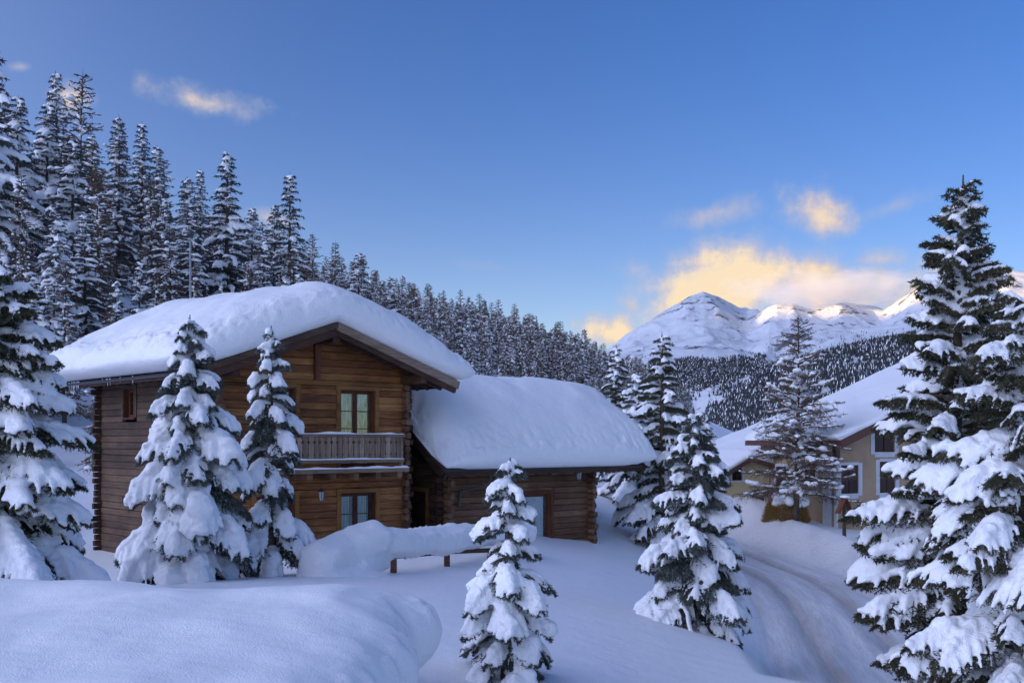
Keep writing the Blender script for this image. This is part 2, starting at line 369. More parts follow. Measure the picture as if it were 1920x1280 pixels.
_w = np.linalg.solve(_A.T @ _A + .02 * np.eye(len(cw)), _A.T @ _res)
def ground(x, y):
    x = np.atleast_1d(np.asarray(x, float)); y = np.atleast_1d(np.asarray(y, float)); sh = x.shape
    x, y = x.ravel(), y.ravel(); z = base_h(x, y)
    near = (y < 130) & (np.abs(x) < 80)
    if near.any(): z[near] += _k(x[near], y[near]) @ _w
    z += fbm(x / 9, y / 9, 3, 5) * .18 * np.clip((y - 30) / 60, .25, 3)
    return z.reshape(sh)

# road: an icy track in the valley, its course as a centre line (world x, y)
ROAD = np.array([(6.3, 14), (6.9, 20), (7.7, 24.5), (8.8, 30), (9.9, 37), (9.8, 44.5), (7.9, 52), (6.2, 60), (5, 72)])
_rs = np.linspace(0, 1, 80); _rk = np.linspace(0, 1, len(ROAD))
ROADF = np.stack([np.convolve(np.pad(np.interp(_rs, _rk, ROAD[:, k]), 6, mode='edge'), np.ones(13) / 13, 'valid') for k in range(2)], -1)
def road_c(x, y):
    """signed distance from the road's centre line (right side positive), distance along it, height of the road there"""
    shp = np.shape(x); x = np.ravel(x); y = np.ravel(y)
    best = np.full(len(x), 1e9); sg = np.zeros(len(x)); al = np.zeros(len(x)); zc = np.zeros(len(x))
    RZ = np.interp(ROADF[:, 1], [14, 20, 26, 32, 44, 52, 60, 72], [-.6, -1.1, -1.4, -1.5, -1.42, -1.0, .1, 1.2]); acc = 0.
    for k in range(len(ROADF) - 1):
        a_, e = ROADF[k], ROADF[k + 1] - ROADF[k]; L = np.hypot(*e)
        t = np.clip(((x - a_[0]) * e[0] + (y - a_[1]) * e[1]) / L**2, 0, 1)
        dx, dy = x - a_[0] - t * e[0], y - a_[1] - t * e[1]; d = np.hypot(dx, dy); m = d < best
        best = np.where(m, d, best); sg = np.where(m, np.sign(dx * e[1] - dy * e[0]), sg)
        al = np.where(m, acc + t * L, al); zc = np.where(m, RZ[k] + (RZ[k + 1] - RZ[k]) * t, zc); acc += L
    return (best * sg).reshape(shp), al.reshape(shp), zc.reshape(shp)
def sst(v): v = np.clip(v, 0, 1); return v * v * (3 - 2 * v)
def surf(X, Y, detail=False):
    """final snow surface: valley floor shape, the ploughed road cut into it, and the bank thrown up beyond it"""
    X = np.asarray(X, float); Y = np.asarray(Y, float)
    Z = ground(X, Y); s_, al, zc = road_c(X, Y); d = np.abs(s_)
    infl = (Y > 17) & (Y < 80) & (d < 14)
    wr = sst((2.9 - d) / .9)
    rut = -.10 * np.exp(-((d - .85) / .22)**2) - .04 * np.exp(-((d - 1.9) / .25)**2) + (vnoise(s_ * 3.2, al * .22, 3) - .5) * .10
    Zr = zc + rut
    fy = sst((Y - 24) / 8) * sst((78 - Y) / 12)
    bh = np.interp(Y, [24, 39, 47, 51, 57, 70], [.25, .50, .85, 1.05, 1.6, 1.6])
    bank = zc + bh * sst((s_ - 2.2) / 1.9) - .25 * sst((s_ - 4.2) / 1.4)
    lum = fbm(X * 1.1, Y * 1.1, 4, 21) * .34 + np.abs(fbm(X * 3.1, Y * 3.1, 3, 22)) * .10
    wb = sst((s_ - 1.6) / .9) * sst((7.4 - s_) / 2.8) * fy
    Zb = bank + lum * np.exp(-((s_ - 3.3) / 1.3)**2)
    Z2 = Z * (1 - wb) + Zb * wb
    Z2 = Z2 * (1 - wr) + Zr * wr
    Z2 = Z2 + .16 * np.exp(-((s_ + 3.2) / .55)**2) * fy * (.5 + vnoise(X * 1.5, Y * 1.5, 8))
    Z = np.where(infl, Z2, Z)
    return (Z, s_, al, wb * np.exp(-((s_ - 3.1) / 1.4)**2)) if detail else Z
def gz(x, y): return float(surf(np.array([x]), np.array([y]))[0])
def build_ground():
    th = np.linspace(-.95, .95, 520); r = 2.5 * (1.0146 ** np.arange(0, 395))
    TH, RR = np.meshgrid(th, r); X = RR * TH; Y = RR
    Z, s_, al, bk = surf(X, Y, True)
    V = np.stack([X, Y, Z], -1).reshape(-1, 3)
    me = mkmesh('ground', [(V, grid(len(th), len(r)))], [M_ground], True)
    for nm, v in (('road', sst((2.7 - np.abs(s_)) / .8) * (Y > 15)), ('bank', bk), ('across', np.clip(s_, -20, 20)), ('along', al)):
        a = me.attributes.new(nm, 'FLOAT', 'POINT'); a.data.foreach_set('value', v.ravel().astype(np.float32))
    return link('snow_ground', me, kind='structure')
def _gr(t):
    p = pos(t)
    rd = t.n('ShaderNodeAttribute', {'attribute_name': 'road'}).outputs['Fac']
    bk = t.n('ShaderNodeAttribute', {'attribute_name': 'bank'}).outputs['Fac']
    a = t.n('ShaderNodeTexNoise', Vector=p, Scale=55., Detail=3.).outputs['Fac']
    b = t.n('ShaderNodeTexNoise', Vector=p, Scale=1.1, Detail=6., Roughness=.6).outputs['Fac']
    ac = t.n('ShaderNodeAttribute', {'attribute_name': 'across'}).outputs['Fac']; al = t.n('ShaderNodeAttribute', {'attribute_name': 'along'}).outputs['Fac']
    rv = t.n('ShaderNodeCombineXYZ', X=t.math('MULTIPLY', ac, 2.2), Y=t.math('MULTIPLY', al, .16)).outputs[0]
    rt = t.n('ShaderNodeTexNoise', Vector=rv, Scale=1.5, Detail=7., Roughness=.72).outputs['Fac']
    deb = t.n('ShaderNodeTexNoise', Vector=p, Scale=7., Detail=6., Roughness=.75).outputs['Fac']
    tr_ = t.math('SUBTRACT', t.math('ABSOLUTE', ac), .85); tr_ = t.math('EXPONENT', t.math('MULTIPLY', t.math('MULTIPLY', tr_, tr_), -9.))
    tr_ = t.math('MULTIPLY', t.math('MULTIPLY', tr_, rd), t.ramp(rt, [(.3, .5), (.6, 1)]))
    rdm = t.math('MULTIPLY', rd, t.ramp(rt, [(.36, .22), (.60, 1)]))
    col = t.mixc(b, (.83, .84, .87), (.88, .885, .90))
    col = t.mixc(t.math('MULTIPLY', bk, .6), col, t.mixc(b, (.90, .85, .81), (.93, .90, .87)))
    col = t.mixc(t.math('MULTIPLY', t.math('MULTIPLY', bk, 1.3, clamp=True), t.ramp(deb, [(.65, 0), (.71, .5)])), col, (.30, .24, .20))
    col = t.mixc(t.math('MULTIPLY', rdm, .66), col, (.52, .48, .45))
    col = t.mixc(t.math('MULTIPLY', tr_, .75), col, (.38, .33, .29))
    h = t.math('ADD', t.math('MULTIPLY', a, .008), t.math('MULTIPLY', b, .06))
    h = t.math('ADD', h, t.math('MULTIPLY', t.math('MULTIPLY', rt, rd), .07))
    h = t.math('ADD', h, t.math('MULTIPLY', t.math('MULTIPLY', deb, bk), .12))
    nb = t.n('ShaderNodeBump', Height=h, Strength=1., Distance=1.).outputs[0]
    pbsdf(t, col, .5, nb, .3)
M_ground = mat('snow_field', _gr)
build_ground()

# ------------------------------------------------------------------ distant mountain, far wood, unseen shading hill
def lerpx(px, tab): return np.interp(px, [a for a, _ in tab], [b for _, b in tab])
SIL = [(900, 760), (1050, 700), (1132, 659), (1189, 615), (1233, 589), (1268, 567), (1290, 554), (1320, 546), (1347, 553), (1386, 574), (1425, 579), (1456, 566), (1487, 563), (1512, 576), (1552, 570), (1579, 562), (1620, 568), (1657, 575), (1692, 556), (1736, 527), (1780, 518), (1824, 511), (1867, 504), (1920, 506), (2050, 500), (2300, 540), (2800, 560)]
SILY = [(900, 6200), (1400, 6200), (1440, 5700), (1640, 5600), (1700, 5200), (2800, 5000)]
TREEL = [(900, 760), (1150, 700), (1255, 688), (1325, 678), (1386, 677), (1452, 692), (1518, 672), (1583, 659), (1649, 641), (1714, 632), (1900, 612), (2800, 600)]
SPUR = [(900, 850), (1300, 830), (1342, 775), (1412, 716), (1480, 690), (1518, 674), (1600, 655), (1714, 634), (1900, 614), (2800, 600)]
def mount(px, Y):
    ys = lerpx(px, SILY)
    t_s = (HZ - lerpx(px, SIL)) / F; t_t = (HZ - lerpx(px, TREEL)) / F; t_p = (HZ - lerpx(px, SPUR)) / F
    t0 = (HZ - 905) / F
    t_dip = np.maximum(t_p - .006, t0 + .4 * (t_p - t0)); t_b = np.minimum(t_dip, t_t - .004)
    kn = [np.full_like(ys, 420.), np.full_like(ys, 2300.), np.full_like(ys, 2600.), np.full_like(ys, 3500.), ys, ys + 1500]
    tv = [np.full_like(ys, t0), t_p, t_b, t_t, t_s, t_s - .05]
    out = np.zeros_like(Y)
    for k in range(5):
        f = np.clip((Y - kn[k]) / (kn[k + 1] - kn[k]), 0, 1)
        g = f if k in (0, 1) else (f * f * (3 - 2 * f) * .5 + f * .5)
        seg = tv[k] + (tv[k + 1] - tv[k]) * g
        out = np.where((Y >= kn[k]) & (Y <= kn[k + 1] + 1e-6), seg, out)
    out = np.where(Y > kn[5], tv[5], out)
    x = (px - CX) / F * Y
    z = EYE + out * Y
    up = np.clip((Y - 3000) / 1500, 0, 1)
    edge = 1 - .75 * np.exp(-((Y - ys) / 350.)**2)
    z += up * edge * ((ridged(x / 1100, Y / 1700, 4, 31) - .5) * 150 + fbm(x / 170, Y / 260, 4, 41) * 22 + (ridged(x / 300, Y / 520, 4, 43) - .5) * 40)
    z += (1 - up) * fbm(x / 260, Y / 260, 3, 51) * 16 * np.clip((Y - 900) / 900, 0, 1)
    z += up * (1 - edge) * (fbm(x / 120, Y / 120, 3, 61) * 14)
    return x, z
def build_mount():
    pxs = np.arange(880, 2820, 3.6); Ys = np.concatenate([np.linspace(420, 2200, 40), np.linspace(2230, 7600, 250)])
    PX, YY = np.meshgrid(pxs, Ys); X, Z = mount(PX, YY)
    V = np.stack([X, YY, Z], -1).reshape(-1, 3)
    me = mkmesh('mountain', [(V, grid(len(pxs), len(Ys)))], [M_mount], True)
    link('snowy_mountain', me, kind='structure')
def _mt(t):
    p = pos(t); g = t.n('ShaderNodeNewGeometry')
    sp = t.n('ShaderNodeSeparateXYZ', Vector=p)
    mp = t.n('ShaderNodeMapping', Vector=p, Scale=(.012, .008, .010)).outputs[0]
    n1 = t.n('ShaderNodeTexNoise', Vector=mp, Scale=1., Detail=9., Roughness=.72).outputs['Fac']
    mp2 = t.n('ShaderNodeMapping', Vector=p, Scale=(.0018, .0018, .004)).outputs[0]
    n2 = t.n('ShaderNodeTexNoise', Vector=mp2, Scale=1., Detail=3.).outputs['Fac']
    r = t.math('MULTIPLY', t.ramp(n1, [(.54, 0), (.58, 1)]), t.ramp(n2, [(.47, 0), (.55, 1)]))
    col = t.mixc(r, (.60, .63, .68), (.12, .115, .125))
    nb = t.n('ShaderNodeBump', Height=n1, Strength=.5, Distance=30.).outputs[0]
    pbsdf(t, col, .7, nb, .1)
M_mount = mat('mountain_snow_and_rock', _mt)
build_mount()
def build_farwood():
    rng = np.random.default_rng(3); n = 95000
    px = rng.uniform(1000, 1960, n); Y = 600 + 3050 * rng.random(n) ** .8
    keep = rng.random(n) < .8
    x, z = mount(px, Y)
    clear = fbm(x / 130, Y / 260, 3, 71)
    up = np.clip((Y - 3150) / 400, 0, 1)
    keep &= (clear < .42 - .55 * up + rng.normal(0, .08, n)) & ~((Y > 2360) & (Y < 2560) & (rng.random(n) < .85))
    # sparse trees and bushes above the tree line
    n2 = 1500; px2 = rng.uniform(1130, 1900, n2); Y2 = 3500 + 1500 * rng.random(n2)**2.2
    x2, z2 = mount(px2, Y2); k2 = fbm(x2 / 300, Y2 / 300, 3, 72) > .08
    x = np.concatenate([x[keep], x2[k2]]); Y = np.concatenate([Y[keep], Y2[k2]]); z = np.concatenate([z[keep], z2[k2]])
    n = len(x); h = rng.uniform(9, 17, n); h[-k2.sum():] *= .55; rr = h * rng.uniform(.22, .33, n)
    parts = []
    # three stacked ragged cones, snow on the upper faces of each
    k = 5
    for lev in range(3):
        a = rng.uniform(0, 6.28, n)[:, None] + np.arange(k)[None] * 2 * np.pi / k
        jr = rng.uniform(.7, 1.15, (n, k)); rad = (rr * (1 - lev * .27))[:, None] * jr
        zb = z + h * (.08 + .27 * lev); zt = z + h * (.52 + .25 * lev)
        ring = np.stack([x[:, None] + np.cos(a) * rad, Y[:, None] + np.sin(a) * rad, (zb[:, None] + rng.uniform(-.04, .04, (n, k)) * h[:, None])], -1)
        top = np.stack([x, Y, zt], -1)[:, None]
        V = np.concatenate([ring, top], 1).reshape(-1, 3)
        b = (np.arange(n) * (k + 1))[:, None]
        f = np.stack([b + np.arange(k)[None], b + (np.arange(k)[None] + 1) % k, np.broadcast_to(b + k, (n, k))], -1).reshape(-1, 3)
        sel = rng.random(len(f)) < .13
        parts += [(V, f[~sel], 0), (V, f[sel], 1)]
    me = mkmesh('far_wood', parts, [M_farneedle, M_farsnow])
    link('far_wood', me, kind='stuff', label='dark snow-dusted forest covering the lower slopes of the far mountain', category='forest')
build_farwood()
def build_shade_hill():
    # unseen hill added left of the frame to keep the sun off the valley
    xs = np.linspace(-12500, -2500, 70); ys = np.linspace(-7000, 9000, 120)
    X, Y = np.meshgrid(xs, ys)
    h0 = 640 + 9500 * math.tan(R(SUN_EL))
    crest = h0 + np.interp(Y, [-5000, 1300, 1800, 9000], [30, 30, 260, 260]) + fbm(Y / 700, Y * 0, 4, 91) * 25
    Z = crest * np.clip(1 - np.abs(X + 8000) / 4500, 0, 1) ** .9 + fbm(X / 700, Y / 700, 4, 92) * 30 * np.clip(1 - np.abs(X + 8000) / 4400, 0, 1) - 25
    me = mkmesh('shade_hill', [(np.stack([X, Y, Z], -1).reshape(-1, 3), grid(len(xs), len(ys)))], [M_mount], True)
    link('unseen_shade_hill', me, kind='structure')
build_shade_hill()
def build_valley():
    xs = np.concatenate([np.linspace(-14000, -500, 30), np.linspace(-400, 3000, 30)]); ys = np.linspace(-7500, 9500, 60)
    X, Y = np.meshgrid(xs, ys); Z = np.full_like(X, -30.)
    me = mkmesh('valley_floor', [(np.stack([X, Y, Z], -1).reshape(-1, 3), grid(len(xs), len(ys)))], [M_snow], True)
    link('valley_floor', me, kind='structure')
build_valley()
def _cloud(t):
    tcn = t.n('ShaderNodeTexCoord').outputs['Object']
    ln = t.n('ShaderNodeVectorMath', {'operation': 'LENGTH'}, i0=tcn).outputs['Value']
    nz = t.n('ShaderNodeTexNoise', Vector=t.n('ShaderNodeMapping', Vector=tcn, Scale=(2.4, 1.4, 1.1)).outputs[0], Scale=1.4, Detail=4., Roughness=.55).outputs['Fac']
    m = t.math('ADD', t.math('SUBTRACT', .80, ln), t.math('MULTIPLY', t.math('SUBTRACT', nz, .5), 1.4))
    dn = t.n('ShaderNodeMapRange', Value=m, From_Min=0., From_Max=.8, To_Min=0., To_Max=.0055).outputs[0]
    v = t.n('ShaderNodeVolumePrincipled', Color=(.98, .98, .98, 1), Density=dn, Anisotropy=.2)
    t.link(v.outputs[0], t.n('ShaderNodeOutputMaterial').inputs['Volume'])
M_cloud = mat('cloud', _cloud)
cl = link('ridge_cloud', mkmesh('cloud', [(ICO2_V, ICO2_F)], [M_cloud], True), loc=(1540, 5450, 735), kind='stuff',
          label='soft golden cloud veil lying over the mountain ridge between the peaks', category='cloud')
cl.scale = (620, 420, 120)
# ------------------------------------------------------------------ trees
UP = np.array([0, 0, 1.])
def nrm(v): return v / (np.linalg.norm(v, axis=-1, keepdims=True) + 1e-9)
def brush(a, b, r, K, rng, m=0, width=.3, fwd=.7):
    """needle blades round the segments a-b"""
    n = len(a); d = nrm(b - a); ref = np.where(np.abs(d[:, 2:3]) < .9, UP[None], np.array([[1., 0, 0]]))
    s = nrm(np.cross(d, ref)); u = np.cross(s, d)
    t = rng.random((n, K)); an = rng.random((n, K)) * 6.283
    rad = np.cos(an)[..., None] * s[:, None] + np.sin(an)[..., None] * u[:, None]
    tan_ = -np.sin(an)[..., None] * s[:, None] + np.cos(an)[..., None] * u[:, None]
    base = a[:, None] + (b - a)[:, None] * t[..., None]
    rr = (np.asarray(r).reshape(-1, 1) * rng.uniform(.7, 1.25, (n, K)))[..., None]
    tip = base + (d[:, None] * fwd + rad) * rr
    w_ = (tan_ * .6 + d[:, None] * .4) * rr * width
    V = np.stack([base - w_, base + w_, tip], 2).reshape(-1, 3)
    return (V, np.arange(len(V)).reshape(-1, 3), m)
def ribbons(a, b, wd, rng, m=0):
    """thin tapering twigs"""
    n = len(a); d = nrm(b - a); s = nrm(np.cross(d, nrm(rng.normal(size=(n, 3))))); wd = np.asarray(wd).reshape(-1, 1)
    u = np.cross(s, d)
    V = np.stack([a + s * wd, a - s * wd * .5 + u * wd * .87, a - s * wd * .5 - u * wd * .87, b], 1).reshape(-1, 3)
    i = np.arange(n)[:, None] * 4
    f = np.concatenate([i + np.array([[0, 1, 3]]), i + np.array([[1, 2, 3]]), i + np.array([[2, 0, 3]])])
    return (V, f, m)

def spruce(seed, H, Rb, nb, e0=(-8, 30), e1=(-62, 0), snow=1., snow_w=.12, voxel=.03, shape=.85, twl=.36, tsp=.085, drp=.8,
           K=12, nr=.05, z0=.04, bare=.12, mats=None, tr=None, tipup=0., lean=(0, 0), snowtw=.8, smooth=2, skirt=0., rag=0., fallen=0, gap=0., bigsnow=0.):
    rng = np.random.default_rng(seed)
    mats = mats or (M_bark, M_needle, M_treesnow)
    tr = tr or H * .016 + .015
    tz = np.linspace(0, 1, 12); wob = np.cumsum(rng.normal(0, .004 * H, (12, 2)), 0) * .6
    tp = np.stack([wob[:, 0] + lean[0] * tz, wob[:, 1] + lean[1] * tz, tz * H - .4 * (tz < .01)], -1)
    def trunk_at(t): return np.array([np.interp(t, tz, tp[:, k]) for k in range(3)])
    trunk = [tube(tp, tr * (1 - tz) ** .8 + .006 + H * .0006, 7)]
    SA, SB, SR = [], [], []; bc, bA, bB, bC = [], [], [], []
    for i in range(nb):
        t = z0 + (.975 - z0) * ((i + rng.random()) / nb) ** .9
        if gap and vnoise(t * 9, seed * 1.3, 4) > 1 - gap and t > .3: continue
        az = i * 2.39996 + rng.normal(0, .35)
        L = Rb * (1 - t) ** shape * rng.uniform(.62, 1.16) + .035 * H * .5
        if rag: L *= 1 + rng.uniform(-rag, rag * .8)
        if skirt: L *= 1 - skirt * float(np.clip((.36 - t) / .25, 0, 1))
        a0 = R(e0[0] + (e0[1] - e0[0]) * t + rng.normal(0, 6 + rag * 20)); a1 = R(e1[0] + (e1[1] - e1[0]) * t + rng.normal(0, 9 + rag * 20))
        N = 9; s = np.linspace(0, 1, N); el = a0 + (a1 - a0) * s ** .8 + R(tipup) * np.clip(s - .7, 0, 1) * 3
        azs = az + rng.normal(0, .10) * s * 3
        hx, hy = np.cos(azs), np.sin(azs)
        st = np.stack([np.cos(el) * hx, np.cos(el) * hy, np.sin(el)], -1) * (L / (N - 1))
        p = trunk_at(t) + np.concatenate([[np.zeros(3)], np.cumsum(st[:-1], 0)])
        dirs = nrm(st)
        trunk.append(tube(p, (tr * .32 * (L / Rb) + .006) * (1 - s * .85), 4))
        side = nrm(np.stack([-hy, hx, 0 * hx], -1))
        SA.append(p[2:-1]); SB.append(p[3:]); SR.append(np.full(N - 3, nr))
        nt = max(3, int(L / tsp)); ts = np.repeat(np.linspace(.16, .98, nt), 2) + rng.normal(0, .01, nt * 2)
        sg = np.tile([1., -1.], nt); ts = np.clip(ts, 0, 1)
        P0 = np.stack([np.interp(ts, s, p[:, k]) for k in range(3)], -1)
        D0 = np.stack([np.interp(ts, s, dirs[:, k]) for k in range(3)], -1); S0 = np.stack([np.interp(ts, s, side[:, k]) for k in range(3)], -1)
        tl = twl * L * (np.clip(1.02 - ts, 0, 1) ** .62) * np.clip(ts / .3, .5, 1) * rng.uniform(.65, 1.2, nt * 2) + .05 + nr
        dn = rng.uniform(.55, 1.2, nt * 2)[:, None] * drp
        d1 = nrm(D0 * .75 + S0 * sg[:, None] * rng.uniform(.7, 1.1, (nt * 2, 1)) - UP * dn * .35)
        d2 = nrm(D0 * .55 + S0 * sg[:, None] * .6 - UP * dn * 1.1)
        M1 = P0 + d1 * tl[:, None] * .5; E1 = M1 + d2 * tl[:, None] * .55
        SA += [P0, M1]; SB += [M1, E1]; SR += [np.full(nt * 2, nr)] * 2
        # fine side shoots on the longer twigs
        lg = tl > nr * 3.2
        if lg.any():
            for q_, sd in ((.35, 1), (.35, -1), (.7, 1), (.7, -1)):
                A_ = P0[lg] + (E1[lg] - P0[lg]) * q_; A_ = A_ * .5 + .5 * (M1[lg] + (E1[lg] - M1[lg]) * max(0, (q_ - .5) * 2) if q_ > .5 else P0[lg] + (M1[lg] - P0[lg]) * q_ * 2)
                l_ = tl[lg][:, None] * rng.uniform(.22, .42, (lg.sum(), 1))
                dd = nrm(d1[lg] * .8 + np.cross(d1[lg], UP) * sd * .8 - UP * .4 * drp)
                SA.append(A_); SB.append(A_ + dd * l_); SR.append(np.full(lg.sum(), nr * .9))
        # snow
        sf = snow * rng.lognormal(0, .28)
        if rng.random() < bare: continue
        rb0 = snow_w * np.clip((L / max(Rb, .01)), .25, 1) ** .45 * sf
        if bigsnow and rng.random() < .25: rb0 *= 1 + bigsnow
        ns = max(4, int(L / (rb0 * .42)) + 1); ss = np.linspace(.10, 1.0, ns)
        pr = rb0 * (.28 + .62 * np.sin(np.pi * np.clip(.08 + ss * .84, 0, 1)) ** .8) * np.clip(rng.normal(1, .16, ns), .55, 1.5)
        pr *= np.clip(.75 + .5 * vnoise(ss * 4 + i * 7.1, ss * 0 + seed, 3), .6, 1.2)
        pc = np.stack([np.interp(ss, s, p[:, k]) for k in range(3)], -1); dc = np.stack([np.interp(ss, s, dirs[:, k]) for k in range(3)], -1)
        sc_ = np.stack([np.interp(ss, s, side[:, k]) for k in range(3)], -1); uc = np.cross(dc, -sc_); uc *= np.sign(uc[:, 2:3] + 1e-6)
        bc.append(pc + uc * pr[:, None] * .55 + sc_ * rng.normal(0, .15, (ns, 1)) * pr[:, None]); bA.append(dc * pr[:, None] * 1.1); bB.append(sc_ * pr[:, None] * 1.05); bC.append(uc * pr[:, None] * .8)
        kp = (rng.random(nt * 2) < snowtw) & (tl > nr * 1.5); fing = rng.uniform(.65, 1.25, nt * 2)
        if kp.any():
            prt = np.interp(ts[kp], ss, pr)
            for q_ in (.15, .31, .47, .63, .79, .94):
                r_ = np.minimum(prt * (.66 - .42 * q_), tl[kp] * .30) * fing[kp]
                A_ = (P0[kp] + (M1[kp] - P0[kp]) * q_ * 2) if q_ < .5 else (M1[kp] + (E1[kp] - M1[kp]) * (q_ - .5) * 2)
                dd = d1[kp] if q_ < .5 else d2[kp]
                sdv = nrm(np.cross(dd, UP)); uu_ = np.cross(sdv, dd)
                bc.append(A_ + uu_ * r_[:, None] * .45 + UP * r_[:, None] * .15); bA.append(dd * np.maximum(r_, tl[kp] * .13)[:, None]); bB.append(sdv * r_[:, None]); bC.append(uu_ * r_[:, None] * .8)
    top = trunk_at(1.)
    SA.append(np.array([trunk_at(v) for v in (.86, .89, .92, .95)])); SB.append(np.array([trunk_at(v) for v in (.89, .92, .95, .985)])); SR.append(np.full(4, nr))
    for v in (.93, .955):
        r_ = snow_w * .55 * snow; c_ = trunk_at(v)
        bc.append(c_[None] + UP * r_ * .3); bA.append(np.array([[r_, 0, 0]])); bB.append(np.array([[0, r_, 0]])); bC.append(np.array([[0, 0, r_ * 1.2]]))
    SA, SB, SR = map(np.concatenate, (SA, SB, SR))
    fol = mkmesh('needles', [brush(SA, SB, SR, K, rng), ribbons(SA, SB, SR * .22, rng)], [mats[1]])
    trm = mkmesh('trunk', trunk, [mats[0]], True)
    if snow > 0: sm = remesh([blobs(*map(np.concatenate, (bc, bA, bB, bC)))], voxel, smooth, [mats[2]], rough=voxel * .75)
    else: sm = None
    return trm, fol, sm

def larch(seed, H, Rb, nb, wd=.012, snow=.05, voxel=.04, shape=.7, twn=16, up=(8, 35), mats=None, z0=.12, smooth=3, sag=14, snowk=.8, clump=.1, sub=4, top_bare=.0):
    rng = np.random.default_rng(seed); mats = mats or (M_bark, M_larch, M_treesnow)
    tz = np.linspace(0, 1, 14); wob = np.cumsum(rng.normal(0, .004 * H, (14, 2)), 0) * .6
    tp = np.stack([wob[:, 0], wob[:, 1], tz * H - .4 * (tz < .01)], -1); tr = H * .014 + .02
    def trunk_at(t): return np.array([np.interp(t, tz, tp[:, k]) for k in range(3)])
    trunk = [tube(tp, tr * (1 - tz) ** .9 + .004 + H * .0004, 7)]; RA, RB, RW = [], [], []; bc, bA, bB, bC = [], [], [], []
    for i in range(nb):
        t = z0 + (.97 - z0) * ((i + rng.random()) / nb); az = i * 2.39996 + rng.normal(0, .5)
        L = Rb * (1 - t) ** shape * rng.uniform(.55, 1.15) + .02 * H
        N = 8; s = np.linspace(0, 1, N); a0 = R(up[0] + (up[1] - up[0]) * t + rng.normal(0, 8))
        el = a0 - R(sag) * np.sin(s * np.pi) * 1.6 + rng.normal(0, .08, N); azs = az + np.cumsum(rng.normal(0, .12, N))
        st = np.stack([np.cos(el) * np.cos(azs), np.cos(el) * np.sin(azs), np.sin(el)], -1) * L / (N - 1)
        p = trunk_at(t) + np.concatenate([[np.zeros(3)], np.cumsum(st[:-1], 0)]); dirs = nrm(st)
        trunk.append(tube(p, (tr * .26 * L / Rb + wd * .5) * (1 - s * .8), 4))
        nt = max(6, int(twn * L / Rb)); ts = rng.uniform(.12, 1, nt)
        P0 = np.stack([np.interp(ts, s, p[:, k]) for k in range(3)], -1); D0 = np.stack([np.interp(ts, s, dirs[:, k]) for k in range(3)], -1)
        S0 = nrm(np.cross(D0, UP)) * rng.choice([-1, 1], nt)[:, None]
        tl = L * rng.uniform(.15, .38, nt) * (1.15 - ts) + .03 * H * .3
        d1 = nrm(D0 * .8 + S0 * rng.uniform(.4, 1, (nt, 1)) + UP * rng.normal(-.12, .3, (nt, 1))); d2 = nrm(d1 + rng.normal(0, .3, (nt, 3)) - UP * .3)
        M1 = P0 + d1 * tl[:, None] * .5; E1 = M1 + d2 * tl[:, None] * .5
        RA += [P0, M1]; RB += [M1, E1]; RW += [np.full(nt, wd), np.full(nt, wd * .75)]
        for k in range(sub):
            f = rng.uniform(.1, 1, (nt, 1)); A_ = np.where(f < .5, P0 + (M1 - P0) * f * 2, M1 + (E1 - M1) * (f - .5) * 2)
            dd = nrm(d1 * .5 + rng.normal(0, .6, (nt, 3)) - UP * .15); RA.append(A_); RB.append(A_ + dd * tl[:, None] * rng.uniform(.2, .45, (nt, 1))); RW.append(np.full(nt, wd * .6))
        if snow > 0 and t < 1 - top_bare:
            sf = snow * rng.lognormal(0, .25); ns = max(4, int(L / (sf * .9)))
            ss = np.linspace(.05, 1, ns); on = rng.random(ns) < snowk
            pc = np.stack([np.interp(ss, s, p[:, k]) for k in range(3)], -1)[on]; dc = np.stack([np.interp(ss, s, dirs[:, k]) for k in range(3)], -1)[on]
            if len(pc):
                pr = sf * rng.uniform(.6, 1.1, len(pc)); big = rng.random(len(pc)) < clump; pr = np.where(big, pr * 2.2, pr)
                sdv = nrm(np.cross(dc, UP)); bc.append(pc + UP * pr[:, None] * .5); bA.append(dc * np.maximum(pr, sf * .9)[:, None]); bB.append(sdv * pr[:, None] * np.where(big, 1.3, .9)[:, None]); bC.append(np.cross(sdv, dc) * pr[:, None] * .7)
            kp = rng.random(nt) < snowk * .6
            if kp.any():
                r_ = sf * .55 * rng.uniform(.7, 1.1, kp.sum()); dd = d1[kp]; sdv = nrm(np.cross(dd, UP)); mid = (P0[kp] + M1[kp]) / 2
                bc.append(mid + UP * r_[:, None] * .4); bA.append(dd * (tl[kp] * .27)[:, None]); bB.append(sdv * r_[:, None]); bC.append(np.cross(sdv, dd) * r_[:, None] * .8)
    RA, RB, RW = map(np.concatenate, (RA, RB, RW))
    fol = mkmesh('twigs', [ribbons(RA, RB, RW, rng)], [mats[1]]); trm = mkmesh('trunk', trunk, [mats[0]], True)
    sm = remesh([blobs(*map(np.concatenate, (bc, bA, bB, bC)))], voxel, smooth, [mats[2]]) if snow > 0 else None
    return trm, fol, sm
def plant(meshes, name, label, x, y, z=None, rot=0., scale=1., group=None, cat='tree', leaf='foliage', squash=1.):
    if z is None: z = gz(x, y) - .05
    o = thing(name, label, cat, (x, y, z), rot, group); o.scale = (scale * squash, scale * squash, scale)
    for nm, me in zip(('trunk', leaf, 'snow_cover'), meshes):
        if me is not None:
            ob = link(nm, me, o)
            if nm != 'trunk': ob['kind'] = 'stuff'
    return o

